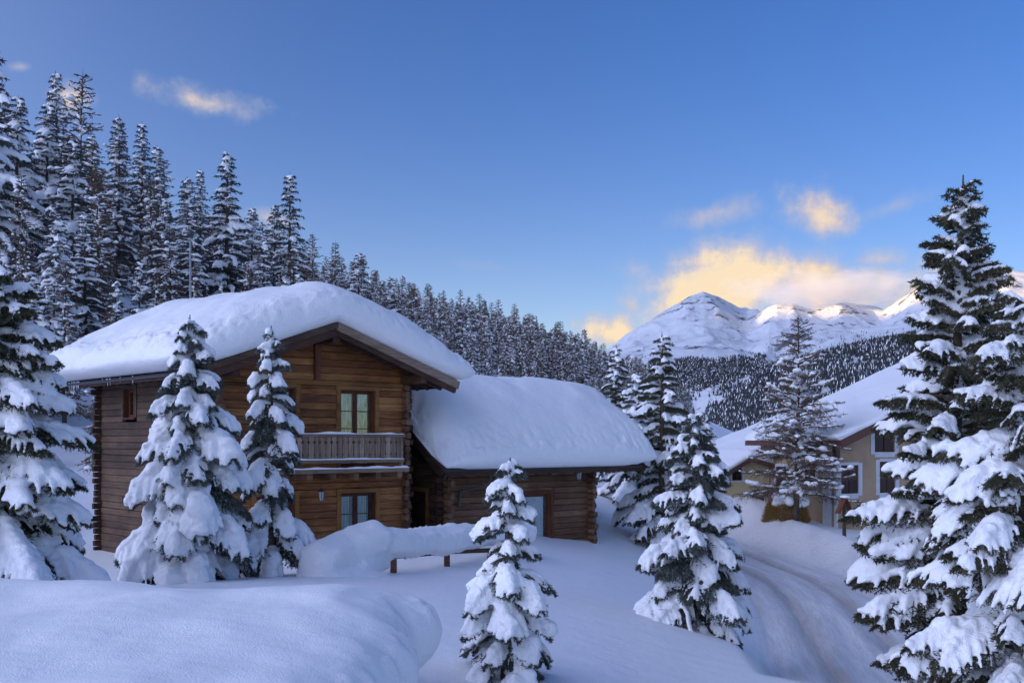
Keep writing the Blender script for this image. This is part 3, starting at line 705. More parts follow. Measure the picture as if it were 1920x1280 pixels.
# ------------------------------------------------------------------ snow blankets (rounded, overhanging)
def snow_slab(base, x0, x1, y0, y1, T, lip=.42, out=(.4, .4, .3, .3), nx=90, ny=90, seed=0, pw=(3., 6.), tfn=None, ridge=None, rnd=.10, mats=None, hang=0., gran=.05, amp=.10):
    """base(x,y) is the surface the snow lies on; out = overhang at x0, x1, y0, y1; pw = how square the top profile is across x and y"""
    a = np.sin(np.linspace(-1, 1, nx) * np.pi / 2); b = np.sin(np.linspace(-1, 1, ny) * np.pi / 2)
    A, B = np.meshgrid(a, b)
    xc, yc, hx, hy = (x0 + x1) / 2, (y0 + y1) / 2, (x1 - x0) / 2, (y1 - y0) / 2
    def place(A, B, o):
        ax = np.where(A < 0, out[0], out[1]) * o; ay = np.where(B < 0, out[2], out[3]) * o
        rx = 1 - rnd * hy / max(hx, hy) * np.abs(B) ** 9; ry = 1 - rnd * hx / max(hx, hy) * np.abs(A) ** 9
        X = xc + A * rx * hx + A * np.abs(A) ** 3 * ax; Y = yc + B * ry * hy + B * np.abs(B) ** 3 * ay
        return X, Y
    def bz(X, Y): return base(np.clip(X, x0, x1), np.clip(Y, y0, y1))
    X, Y = place(A, B, 1.)
    wv = 1 + .05 * fbm(X * .9, Y * .9, 2, seed + 5); X = xc + (X - xc) * wv; Y = yc + (Y - yc) * (1 + .0 * wv)
    P = np.clip(1 - np.abs(A) ** pw[0], 0, 1) ** .5 * np.clip(1 - np.abs(B) ** pw[1], 0, 1) ** .5
    TT = T * (1 + amp * 1.6 * fbm(X * .5, Y * .5, 3, seed)) if tfn is None else tfn(X, Y, A, B) * (1 + amp * fbm(X * .6, Y * .6, 3, seed))
    if ridge:
        dd_ = (X if ridge[0] == 'x' else Y) - ridge[1]; TT = TT - ridge[3] * (np.sqrt(dd_**2 + ridge[2]**2) - np.abs(dd_))
    dist = np.clip(1 - P, 0, 1)
    g = np.exp(-((P - .42) / .3)**2)
    Z = bz(X, Y) + lip * np.minimum(1, TT / T) + (TT - lip * np.minimum(1, TT / T)) * P + g * gran * (.45 * fbm(X * 2.2, Y * 2.2, 3, seed + 8) + .8 * fbm(X * 9, Y * 9, 3, seed + 9)) - hang * dist ** 3
    V = [np.stack([X, Y, Z], -1).reshape(-1, 3)]; Fc = [grid(nx, ny)]
    idx = np.concatenate([np.arange(nx), np.arange(1, ny) * nx + nx - 1, (ny - 1) * nx + np.arange(nx - 2, -1, -1), np.arange(ny - 2, 0, -1) * nx])
    n = len(idx); Ar, Br = A.ravel()[idx], B.ravel()[idx]; Xr, Yr, Zr = X.ravel()[idx], Y.ravel()[idx], Z.ravel()[idx]
    prev = idx; cnt = nx * ny
    for k, (f, o) in enumerate([(.92, .985), (.72, .93), (.45, .75), (.2, .45), (.03, .12), (-.01, -.2)]):
        X2, Y2 = place(Ar, Br, o); b_ = bz(X2, Y2)
        z2 = b_ + (Zr - bz(Xr, Yr)) * f + .02 * fbm(X2 * 3, Y2 * 3 + k * .7, 3, seed + k) * (k < 4)
        V.append(np.stack([X2 + (Xr - place(Ar, Br, 1.)[0]) * o, Y2, z2], -1)); cur = cnt + np.arange(n)
        Fc.append(np.stack([prev, cur, np.roll(cur, -1), np.roll(prev, -1)], -1)); prev = cur; cnt += n
    return mkmesh('snow_blanket', [(np.concatenate(V), np.concatenate(Fc))], mats or [M_roofsnow], True)
M_roofsnow = snow_mat('roof_snow', 38, 5, .45, .22)

# ------------------------------------------------------------------ the log chalet
cosH, sinH = math.cos(HROT), math.sin(HROT)
def uv(u, v): return (cosH * u - sinH * v, sinH * u + cosH * v)
def part(name, parts, m, parent, smooth=False, **tags):
    return link(name, mkmesh(name, parts, m if isinstance(m, (list, tuple)) else [m], smooth), parent, **tags)
rb = random.Random(5)
def plank(parent, axis, a0, a1, out, z0, z1, m, depth=.11, clip=None, name='board', jit=.012):
    """one wall board: axis 'x' or 'y' along the wall, out = outer face coordinate, board lies behind it"""
    j = rb.uniform(-jit, jit); sgn = 1
    zc, h = (z0 + z1) / 2, (z1 - z0) - rb.uniform(.002, .010)
    c = out + depth / 2 + j
    if axis == 'x': p = bar((a0, c, zc), (a1, c, zc), depth, h, ch=.016)
    else: p = bar((c, a0, zc), (c, a1, zc), depth, h, ch=.016)
    if clip is not None:
        for q in p:
            v = q[0]; k = 0 if axis == 'x' else 1
            lo, hi = clip(v[:, 2]); v[:, k] = np.clip(v[:, k], lo, hi)
    return part(name, p, m, parent)
def wall_rows(parent, axis, a0, a1, out, z0, z1, m, holes=(), row=.188, clip=None, maxlen=2.6, ext=None, depth=.11, zoff=0.):
    z = z0 + zoff; r = 0
    while z < z1:
        h = row * rb.uniform(.93, 1.07); zt = min(z + h, z1)
        lo, hi = a0, a1
        if clip is not None:
            l2, h2 = clip(np.array([z])); lo, hi = max(lo, float(l2[0])), min(hi, float(h2[0]))
        if hi - lo < .15: break
        segs = [(lo, hi)]
        for (b0, b1, c0, c1) in holes:
            if zt > c0 + .04 and z < c1 - .04:
                ns = []
                for s0, s1 in segs:
                    if b0 > s0: ns.append((s0, min(b0, s1)))
                    if b1 < s1: ns.append((max(b1, s0), s1))
                segs = [s for s in ns if s[1] - s[0] > .05]
                if zt > c1 + .03 and z < c1 and b0 < hi and b1 > lo: plank(parent, axis, max(b0, lo) + .002, min(b1, hi) - .002, out, c1, zt, m, depth, clip)
                if z < c0 - .03 and zt > c0 and b0 < hi and b1 > lo: plank(parent, axis, max(b0, lo) + .002, min(b1, hi) - .002, out, z, c0, m, depth, clip)
        for s0, s1 in segs:
            cuts = [s0]
            while s1 - cuts[-1] > maxlen * 1.25: cuts.append(cuts[-1] + maxlen * rb.uniform(.55, 1.1))
            cuts.append(s1)
            for c0, c1 in zip(cuts[:-1], cuts[1:]): plank(parent, axis, c0 + .002, c1 - .002, out, z, zt, m, depth, clip)
        z = zt; r += 1
def log_ends(parent, x, y, dx, dy, z0, z1, m, row=.188, ln=(.16, .27), w_=.15, zoff=0.):
    """stack of crossing log ends sticking out of a corner towards (dx, dy)"""
    z = z0 + zoff; r = 0
    while z < z1:
        h = row * rb.uniform(.92, 1.06); L = rb.uniform(*ln); L = L if r % 2 else L * .8
        a = np.array([x, y, z + h / 2]); b = a + np.array([dx, dy, 0]) * L
        part('log_end', bar(a - np.array([dx, dy, 0]) * .02, b, w_ * rb.uniform(.85, 1.05), h * rb.uniform(.82, .97), ch=.03), m, parent)
        z += h; r += 1

def window(parent, x0, x1, z0, z1, rows, leaves, curt, axis='x', out=0., cas=.12, rec=.13, mcas=None, curtain_gap=0.):
    """casing, sash, panes, bars and curtain, set into a wall whose outer face is at `out` (outside is the negative side)"""
    def T(p):   # swap to the other wall axis
        if axis == 'x': return p
        q = []
        for s in p:
            v = s[0].copy(); v[:, [0, 1]] = v[:, [1, 0]]; f = np.asarray(s[1])[:, ::-1]; q.append((v, f) + tuple(s[2:]))
        return q
    wn = part('window', T([box(x0 - cas, x0, out - .03, out + .05, z0, z1), box(x1, x1 + cas, out - .031, out + .05, z0, z1),
                         box(x0 - cas - .02, x1 + cas + .02, out - .038, out + .05, z1, z1 + cas * .9)]), mcas or M_trim, parent)
    # deep reveal
    part('frame', T([box(x0, x0 + .03, out + .0, out + rec + .06, z0, z1 - .031), box(x1 - .03, x1, out, out + rec + .06, z0, z1 - .031), box(x0, x1, out + .001, out + rec + .06, z1 - .03, z1),
                   box(x0, x1, out - .045, out + rec + .06, z0 - .06, z0)]), M_frame, wn)
    xi0, xi1 = x0 + .032, x1 - .032; lw = (xi1 - xi0) / leaves; st = .065
    for k in range(leaves):
        a, b = xi0 + k * lw + .003, xi0 + (k + 1) * lw - .003; y = out + rec
        s = part('sash', T([box(a, a + st, y, y + .05, z0, z1 - .035), box(b - st, b, y, y + .05, z0, z1 - .035),
                          box(a + st, b - st, y + .001, y + .049, z1 - .035 - st, z1 - .035), box(a + st, b - st, y + .001, y + .049, z0, z0 + st * 1.3)]), M_frame, wn)
        zz = np.linspace(z0 + st * 1.3, z1 - .035 - st, rows + 1)
        for j in range(rows):
            part('pane', T([box(a + st + .001, b - st - .001, y + .024, y + .028, zz[j] + (.012 if j else 0), zz[j + 1] - (.012 if j < rows - 1 else 0))]), M_glass, wn)
            if j: part('glazing_bar', T([box(a + st, b - st, y + .006, y + .040, zz[j] - .012, zz[j] + .012)]), M_frame, wn)
        if curt is not None:
            n = 60; xs = np.linspace(a + .0, b - curtain_gap * lw, n); ys = y + .10 + .022 * np.sin(xs * 55 + 3 * np.sin(xs * 11)) 
            v = np.concatenate([np.stack([xs, ys, np.full(n, z0)], -1), np.stack([xs, ys, np.full(n, z1 - .02)], -1)])
            part('curtain', T([(v, grid(n, 2))]), curt, wn, True)
    part('dark_backing', T([box(x0 - .2, x1 + .2, out + .55, out + .58, z0 - .1, z1 + .1)]), M_dark, wn)  # dark sheet standing in for the unlit room
    return wn

def lantern(parent, x, y, z, s=1., name='wall_lamp', drop=.3, col=None):
    """small carriage lantern hanging below z"""
    a = np.arange(6) * np.pi / 3
    def ring(r, zz): return np.stack([x + np.cos(a) * r * s, y + np.sin(a) * r * s, np.full(6, zz)], -1)
    def rings(rs):
        v = np.concatenate([ring(r, zz) for r, zz in rs]); n = len(rs); f = []
        for k in range(n - 1):
            for i in range(6): f.append((k * 6 + i, k * 6 + (i + 1) % 6, k * 6 + 6 + (i + 1) % 6, k * 6 + 6 + i))
        return (v, f)
    l = part(name, [rings([(.01, z), (.01, z - drop + .03), (.02, z - drop), (.10, z - drop - .07), (.10, z - drop - .085), (.0, z - drop - .085)]),
                    rings([(.0, z - drop - .31), (.055, z - drop - .31), (.06, z - drop - .335), (.0, z - drop - .37)])] +
             [tube([ring(.088, z - drop - .08)[i], ring(.055, z - drop - .315)[i]], .007 * s, 4) for i in range(6)], M_metal, parent)
    part('lamp_glass', [rings([(.080, z - drop - .088), (.050, z - drop - .308)])], col or M_lampglass, l)
    return l

def build_chalet():
    W, D = 5.74, 7.2; xc = W / 2; tp = .348
    x, y = uv(12.68, 25.02)
    h = thing('log_chalet', 'weathered brown two-storey log chalet with balcony and gabled roof, behind the snow-laden spruces', 'house', (x, y, 0), HROT)
    zt = lambda xx: 6.49 - tp * np.abs(xx - xc)
    ztop = lambda z: (xc - (6.36 - z) / tp, xc + (6.36 - z) / tp)
    H2 = dict(up_l=(1.13, 2.24), up_r=(3.59, 4.70))
    holes = [(1.01, 2.36, 2.62, 4.93), (3.47, 4.82, 2.62, 4.93), (.98, 2.34, -.2, 2.2), (3.48, 4.84, -.2, 2.2)]
    wall_rows(h, 'x', .0, W, 0., -.6, 4.93, M_wood, holes)
    wall_rows(h, 'x', .0, W, 0.02, 5.06, 6.4, M_wood, [(xc - .08, xc + .08, 5.0, 7)], clip=ztop, maxlen=3.2)
    part('trim_board', bar((.02, -.005, 4.995), (W - .02, -.005, 4.995), .13, .125, ch=.01), M_trim, h)
    part('gable_post', bar((xc, -.02, 5.06), (xc, -.02, 6.2), .16, .12, up=(0, 1, 0), ch=.01), M_frame, h)
    # side and back walls
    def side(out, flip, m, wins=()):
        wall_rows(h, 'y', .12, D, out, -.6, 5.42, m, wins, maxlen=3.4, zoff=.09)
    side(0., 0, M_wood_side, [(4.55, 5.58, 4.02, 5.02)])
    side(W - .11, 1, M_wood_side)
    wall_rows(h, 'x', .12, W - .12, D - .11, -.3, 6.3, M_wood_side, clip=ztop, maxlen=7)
    for (cx_, cy_, dx, dy) in ((.07, 0., 0, -1), (W - .07, 0., 0, -1), (W, .07, 1, 0), (.0, .07, -1, 0), (0., D - .07, -1, 0), (.07, D, 0, 1)):
        log_ends(h, cx_, cy_, dx, dy, -.5, 5.15, M_beam if dx else M_wood_annex, zoff=.0 if dx else .09)
    # openings
    window(h, 3.59, 4.70, 2.80, 4.84, 4, 2, M_curt, curtain_gap=.12)
    window(h, 1.13, 2.24, 2.80, 4.84, 4, 2, M_curt)
    window(h, 3.60, 4.72, .02, 2.10, 4, 2, M_curt2, curtain_gap=.25)
    window(h, 1.10, 2.22, .02, 2.10, 4, 2, M_curt2)
    window(h, 4.67, 5.46, 4.13, 4.93, 1, 2, None, axis='y', cas=.10, mcas=M_wood_side)
    # roof
    y0, y1 = -.95, 8.15; ex = 3.91
    for s in (-1, 1):
        a = np.array([(xc, zt(xc)), (xc + s * ex, zt(xc + ex))])
        v = []
        for yy in (y0, y1):
            for dz in (0, -.07):
                for xx, zz in a: v.append((xx, yy, zz + dz))
        f = [(0, 1, 5, 4), (2, 6, 7, 3), (0, 2, 3, 1), (4, 5, 7, 6), (1, 3, 7, 5)]
        part('roof_deck', [(np.array(v), f)], M_slate, h)
        up = np.array([s * tp, 0, 1.]) / math.hypot(tp, 1)
        dirn = np.array([s, 0, -tp])
        def rake(yy, th, hh, dz, m, name, L=ex + .03, st=0.):
            p0 = np.array([xc + s * st, yy, 6.49 + dz - tp * st]); p1 = np.array([xc + s * L, yy, 6.49 + dz - tp * L])
            part(name, bar(p0, p1, th, hh, up=tuple(up), ch=.006), m, h)
        rake(y0 - .045, .045, .21 if s > 0 else .15, -.10 if s > 0 else -.07, M_greyh if s > 0 else M_wood_side, 'barge_board', ex + .04)
        rake(y0 + .03, .10, .26, -.21, M_beam, 'rafter', ex - .02)
        for yy in (-.62, -.30): rake(yy, .10, .16, -.165, M_beam, 'rafter', ex - .04)
        # soffit boards, laid along the house under the deck
        for k in range(1, 20):
            xx = xc + s * (k * .2); 
            part('soffit_board', bar((xx, y0 + .02, zt(xx) - .092), (xx, -.0, zt(xx) - .092), .185, .03, up=tuple(up)), M_beam, h)
        # eave: rafter tails, gutter
        for k in range(17):
            yy = .25 + k * .47
            if yy > y1 - .1: break
            part('rafter_tail', bar((xc + s * 2.9, yy, zt(xc + 2.9) - .16), (xc + s * 3.84, yy, zt(xc + 3.84) - .16), .10, .15, up=(0, 0, 1)), M_beam, h)
        gx = xc + s * (ex + .03); gz_ = zt(xc + ex) - .05; an = np.linspace(np.pi, 2 * np.pi, 8)
        ys = np.array([y0 + .1, y1]); v = np.array([(gx + .07 * math.cos(t), yy, gz_ + .07 * math.sin(t)) for yy in ys for t in an])
        v2 = np.array([(gx + .06 * math.cos(t), yy, gz_ + .06 * math.sin(t)) for yy in ys for t in an])
        part('gutter', [(v, grid(8, 2)), (v2, grid(8, 2)[:, ::-1])], M_metal, h, True)
        part('eave_board', bar((xc + s * (ex - .02), y0 + .05, zt(xc + ex) - .11), (xc + s * (ex - .02), y1, zt(xc + ex) - .11), .03, .13), M_beam, h)
    for (bx, bz, hh) in ((xc, 6.15, .34), (.09, 5.16, .24), (W - .09, 5.16, .24)):
        part('purlin', bar((bx, -.93, bz), (bx, 0.0, bz), .19, hh, ch=.012), M_beam, h)
    # balcony
    bx0, bx1, by = .75, 4.87, -1.0
    b = part('balcony', [box(bx0 - .1, bx1 + .12, by - .12, .0, 2.70, 2.775)], M_greyh, h)
    part('fascia_board', bar((bx0 - .1, by - .14, 2.725), (bx1 + .12, by - .14, 2.725), .04, .11, ch=.006), M_greyh, b)
    part('bottom_rail', bar((bx0, by - .03, 2.965), (bx1 + .03, by - .03, 2.965), .07, .085, ch=.008), M_greyh, b)
    part('top_rail', bar((bx0 - .03, by - .01, 3.62), (bx1 + .05, by - .01, 3.62), .13, .075, ch=.01), M_greyh, b)
    part('top_rail', bar((bx0, by + .03, 3.54), (bx1, by + .03, 3.54), .05, .085, ch=.006), M_greyh, b)
    part('side_rail', bar((bx1, by + .06, 3.62), (bx1, -.02, 3.62), .10, .075, ch=.01), M_greyh, b)
    part('side_rail', bar((bx1, by + .06, 2.965), (bx1, -.02, 2.965), .06, .085, ch=.008), M_greyh, b)
    for px_ in (bx0 + .03, bx1 - .02): part('post', bar((px_, by + .0, 2.775), (px_, by + .0, 3.58), .08, .08, up=(0, 1, 0), ch=.008), M_greyh, b)
    # boards with a scalloped edge that meets its neighbour's in a diamond hole
    prof = [(0, .5), (.25, .5), (.33, .34), (.41, .5), (.98, .5), (1.08, .20), (1.18, .5), (1.45, .5)]
    zs = np.array([p[0] for p in prof]) / 1.45 * .60 + 3.0; hw = np.array([p[1] for p in prof])
    n_b = 24; sp = (bx1 - bx0 - .12) / n_b
    def bal_mesh(hwid):
        v = []; 
        for yy in (-.012, .012):
            for sgn in (-1, 1): v += [(sgn * hwid * w_ * 2, yy, z_ - 3.0) for z_, w_ in zip(zs, hw)]
        n = len(zs); f = []
        for k in range(n - 1):
            f += [(k, n + k, n + k + 1, k + 1), (2 * n + k, 2 * n + k + 1, 3 * n + k + 1, 3 * n + k), (k, k + 1, 2 * n + k + 1, 2 * n + k), (n + k, 3 * n + k, 3 * n + k + 1, n + k + 1)]
        return mkmesh('baluster', [(np.array(v), f)], [M_grey])
    bm_ = bal_mesh(sp * .5 - .008)
    for k in range(n_b):
        o = link('baluster', bm_, b, loc=(bx0 + .07 + sp * (k + .5), by - .03 + rb.uniform(-.003, .003), 3.0))
    for k in range(5):
        o = link('baluster', bm_, b, loc=(bx1, by + .12 + sp * k, 3.0)); o.rotation_euler = (0, 0, R(90))
    for jx in (4.76, 4.08, 3.39, 2.70, 2.02, 1.34, .85): part('joist', bar((jx, by - .06, 2.60), (jx, 0, 2.60), .16, .19, ch=.03), M_wood_annex, b)
    def strip(x0, x1, y_, z_, wd, hh, seed):
        n = 70; xs = np.linspace(x0, x1, n); k = 7; an = np.linspace(0, np.pi, k)
        hn = hh * (1 + .8 * fbm(xs * 2.3, xs * 0 + seed, 3, seed)) * np.clip(np.minimum(xs - x0, x1 - xs) / .05, .1, 1)
        wn_ = wd / 2 * (1 + .12 * fbm(xs * 5, xs * 0, 2, seed + 3))
        v = np.stack([np.broadcast_to(xs[:, None], (n, k)), y_ + np.cos(an)[None] * wn_[:, None], z_ + np.sin(an)[None] ** .7 * hn[:, None]], -1)
        return [(v.reshape(-1, 3), grid(k, n)[:, ::-1])]
    part('snow_strip', strip(bx0 - .03, bx1 + .05, by - .01, 3.656, .15, .045, 1), M_roofsnow, b, True)
    part('snow_strip', strip(bx0, bx1 + .03, by - .055, 3.006, .10, .035, 2), M_roofsnow, b, True)
    part('snow_strip', strip(bx0 - .1, bx1 + .13, by - .11, 2.774, .16, .055, 3), M_roofsnow, b, True)
    lantern(h, 2.62, -.62, 2.62, 1.0, drop=.35)
    # icicles under the left eave
    for k in range(26):
        yy = rb.choice([rb.gauss(6.6, .35), rb.gauss(5.9, .2), rb.gauss(4.0, .2), rb.uniform(2, 8)])
        if not 1 < yy < 8: continue
        L = rb.uniform(.06, .34) * (1.2 if yy > 6 else .7)
        o = part('icicle', [tube([(xc - ex - .05, yy, 5.12), (xc - ex - .05, yy, 5.12 - L * .5), (xc - ex - .05, yy, 5.12 - L)], [.018, .011, .002], 5)], M_ice, h, True)
    # snow blanket
    me = snow_slab(lambda X, Y: zt(X), xc - ex, xc + ex, y0, y1, 1.50, lip=.36, out=(.55, .72, .26, .3),
                   nx=130, ny=150, seed=11, ridge=('x', xc, .9, tp), pw=(4.2, 9.), rnd=.03, hang=.08, gran=.11)
    s = link('roof_snow', me, None, (x, y, 0.012), HROT, label='thick rounded snow blanket overhanging the two-storey chalet roof', category='snow', group='snow blankets on the chalet roofs')
    return h
build_chalet()

def build_annex():
    W, D = 6.0, 5.4; x, y = uv(19.76, 25.02)
    h = thing('log_annex', 'low single-storey log cabin with a broad snow-covered roof, right of the tall chalet', 'cabin', (x, y, 0), HROT)
    yr, zr, ze, yf, yb = 2.2, 4.85, 2.66, -.72, 5.12; tp = (zr - ze) / (yr - yf)
    x0, x1 = -.62, 7.74
    zt = lambda Y: zr - tp * np.abs(Y - yr)
    clip = lambda z: (yr - (zr - .10 - z) / tp, yr + (zr - .10 - z) / tp)
    wall_rows(h, 'x', 0, W, 0., -.75, 2.86, M_wood_annex, [(2.58, 4.34, -.1, 1.96)], row=.186)
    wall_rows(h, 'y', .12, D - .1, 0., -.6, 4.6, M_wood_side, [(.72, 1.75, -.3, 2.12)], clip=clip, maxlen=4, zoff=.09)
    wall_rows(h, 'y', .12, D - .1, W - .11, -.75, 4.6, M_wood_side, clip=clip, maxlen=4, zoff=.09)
    wall_rows(h, 'x', .12, W - .12, D - .2, -.7, 2.7, M_wood_side, maxlen=6)
    for (a, b, dx, dy) in ((.07, 0, 0, -1), (W - .07, 0, 0, -1), (0, .07, -1, 0), (W, .07, 1, 0), (W, D - .2, 1, 0)):
        log_ends(h, a, b, dx, dy, -.7, 2.62, M_wood_annex if dy else M_beam, ln=(.2, .34), w_=.17, zoff=0 if dx else .09)
    wn = window(h, 2.70, 4.22, .15, 1.86, 1, 1, M_curt2, cas=.12, mcas=M_frame)
    # side door in the passage
    d = part('door', [box(.03, .08, .84, 1.64, -.2, 2.0)], M_beam, h)
    part('door_frame', [box(-.03, .10, .72, .84, -.2, 2.12), box(-.03, .10, 1.64, 1.76, -.2, 2.12), box(-.029, .10, .84, 1.64, 2.0, 2.12)], M_trim, h)
    part('handle', [tube([(.02, .93, .95), (-.03, .93, .95), (-.03, 1.03, .95)], .012, 6)], M_gal, d)
    for (ya, yb_) in ((yr, yf), (yr, yb)):
        s = 1 if yb_ > ya else -1; v = []
        for xx in (x0, x1):
            for dz in (0, -.08):
                for Y_ in (ya, yb_): v.append((xx, Y_, float(zt(Y_)) + dz))
        part('roof_deck', [(np.array(v), [(0, 4, 5, 1), (2, 3, 7, 6), (0, 1, 3, 2), (4, 6, 7, 5), (1, 5, 7, 3)])], M_slate, h)
        up = np.array([0, s * tp, 1.]); up /= np.linalg.norm(up)
        for xx in (x0 - .03, x1 + .03):
            part('barge_board', bar((xx, ya, zr - .1), (xx, yb_ + s * .03, float(zt(yb_)) - .1), .05, .24, up=tuple(up), ch=.006), M_beam, h)
            part('rafter', bar((xx + (.12 if xx < 0 else -.12), ya, zr - .2), (xx + (.12 if xx < 0 else -.12), yb_, float(zt(yb_)) - .2), .12, .2, up=tuple(up)), M_beam, h)
    for k in range(15):
        xx = x0 + .3 + k * .56
        part('rafter_tail', bar((xx, .1, float(zt(.1)) - .17), (xx, yf + .05, ze - .14), .10, .15), M_beam, h)
    part('eave_board', bar((x0 + .05, yf - .0, ze - .10), (x1 - .05, yf - .0, ze - .10), .035, .12), M_beam, h)
    part('downpipe', [tube([(1.15, yf - .02, 2.5), (1.15, yf + .02, 2.30), (.95, -.3, 2.12), (.55, -.08, 2.02), (.5, -.06, 1.6)], .035, 8)], M_metal, h, True)
    lantern(h, 5.1, -.35, 2.62, 1.25, drop=.03)
    part('lintel_beam', bar((-1.30, .9, 2.92), (0., .9, 2.92), .14, .2), M_beam, h)
    part('passage_wall', [box(-1.30, -.01, 2.6, 2.7, -.4, 3.4)], M_dark, h)  # shade of the recess put into the wall's near-black colour
    # snow blanket, hollowed by the wind where it meets the chalet
    def tfn(X, Y, A, B):
        t = 1.48 - .92 * np.exp(-((X + .75) / .75)**2) * np.clip((2.4 - Y) / 2.6, 0, 1) - .20 * np.exp(-((X - .9) / .8)**2) * np.clip((1.2 - Y) / 2, 0, 1)
        return t
    me = snow_slab(lambda X, Y: zt(Y), x0, x1, yf, yb, 1.42, lip=.38, out=(.02, .78, .20, .3), nx=150, ny=110, seed=23, pw=(7., 3.8), rnd=.06, tfn=tfn, ridge=('y', yr, 1.0, tp), hang=.06, gran=.10)
    link('roof_snow', me, None, (x, y, .012), HROT, label='deep smooth snow blanket on the low cabin roof, hollowed beside the chalet wall', category='snow', group='snow blankets on the chalet roofs')
build_annex()

# ------------------------------------------------------------------ foreground drift and fence
def build_drift():
    me = snow_slab(lambda X, Y: 1.02 + .035 * (Y + 0) - .01 * X, -9.5, 0, -7.4, 0, .98, lip=.45, out=(.3, .34, .3, .25), nx=120, ny=120, seed=41, pw=(16., 10.), rnd=.07, gran=.14, amp=.11, mats=[M_snow])
    link('snow_drift', me, None, (-1.05, 12.25, 0), R(-4), label='big rounded snow mound overhanging on its right side, bottom left foreground', category='snow mound')
build_drift()
def build_fence():
    a, b, c = PT(724, 1046, 22.9), PT(838, 1036, 25.0), PT(1010, 1022, 28.5)
    f = thing('wooden_fence', 'low brown wooden fence half buried under a thick snow cap before the chalet', 'fence', (a[0], a[1], gz(a[0], a[1])))
    o = np.array([a[0], a[1], gz(a[0], a[1])])
    dirv = (b - a) / np.linalg.norm((b - a)[:2])
    for p in (PT(738, 1040, 23.3), PT(838, 1030, 24.9), PT(930, 1026, 26.7)):
        p = p - o; g = gz(p[0] + o[0], p[1] + o[1]) - o[2]
        part('post', bar((p[0], p[1], g - .3), (p[0], p[1], p[2] + .03), .13, .11, up=(0, 1, 0), ch=.01), M_wood_annex, f)
    for q0, q1 in ((PT(722, 1044, 22.9), PT(838, 1034, 24.9)), (PT(838, 1034, 24.9), PT(1000, 1028, 28.2))):
        part('rail', bar(q0 - o, q1 - o, .09, .10, ch=.01), M_beam, f)
    rng = np.random.default_rng(4)
    path = [PT(596, 1046, 21.6), PT(640, 1030, 22.2), PT(700, 1012, 22.8), PT(745, 1018, 23.3), PT(838, 1012, 24.9), PT(900, 1002, 26.2), PT(980, 1000, 28)]
    path = np.array(path); s = np.linspace(0, 1, 60); q = np.stack([np.interp(s, np.linspace(0, 1, len(path)), path[:, k]) for k in range(3)], -1)
    rr = .35 + .05 * fbm(s * 9, s * 0, 2, 3)
    rr[s < .34] *= 1.25
    n = len(q); e = np.eye(3)
    dd = np.gradient(q, axis=0); dd[:, 2] = 0; dd = nrm(dd); sd = np.cross(dd, UP)
    parts = [blobs(q, dd * .32, sd * rr[:, None] * 1.3, np.tile(UP, (n, 1)) * rr[:, None])]
    for dz, lim, w_ in ((.25, .42, .8), (.50, .36, 1.), (.8, .30, 1.)):
        m = s < lim; k = m.sum(); tp_ = np.clip((lim - s[m]) / .16, .15, 1) ** .5
        if dz > .4:
            parts.append(blobs(q[m] - UP * (dz + .25) + np.array([.15, -.55, 0.]), dd[m] * .5, sd[m] * (.60 * tp_)[:, None], np.tile(UP, (k, 1)) * (.36 * tp_)[:, None]))
        parts.append(blobs(q[m] - UP * dz, dd[m] * .4, sd[m] * (.62 * w_ * tp_)[:, None], np.tile(UP, (k, 1)) * (.45 * tp_)[:, None]))
    me = remesh(parts, .055, 5, [M_roofsnow])
    v = np.empty(len(me.vertices) * 3, np.float32); me.vertices.foreach_get('co', v); v = v.reshape(-1, 3)
    v[:, 2] += .05 * fbm(v[:, 0] * 2.2, v[:, 1] * 2.2, 3, 8); me.vertices.foreach_set('co', v.ravel())
    s_ = link('fence_snow', me, label='long thick roll of snow lying along the fence top before the chalet', category='snow')
build_fence()

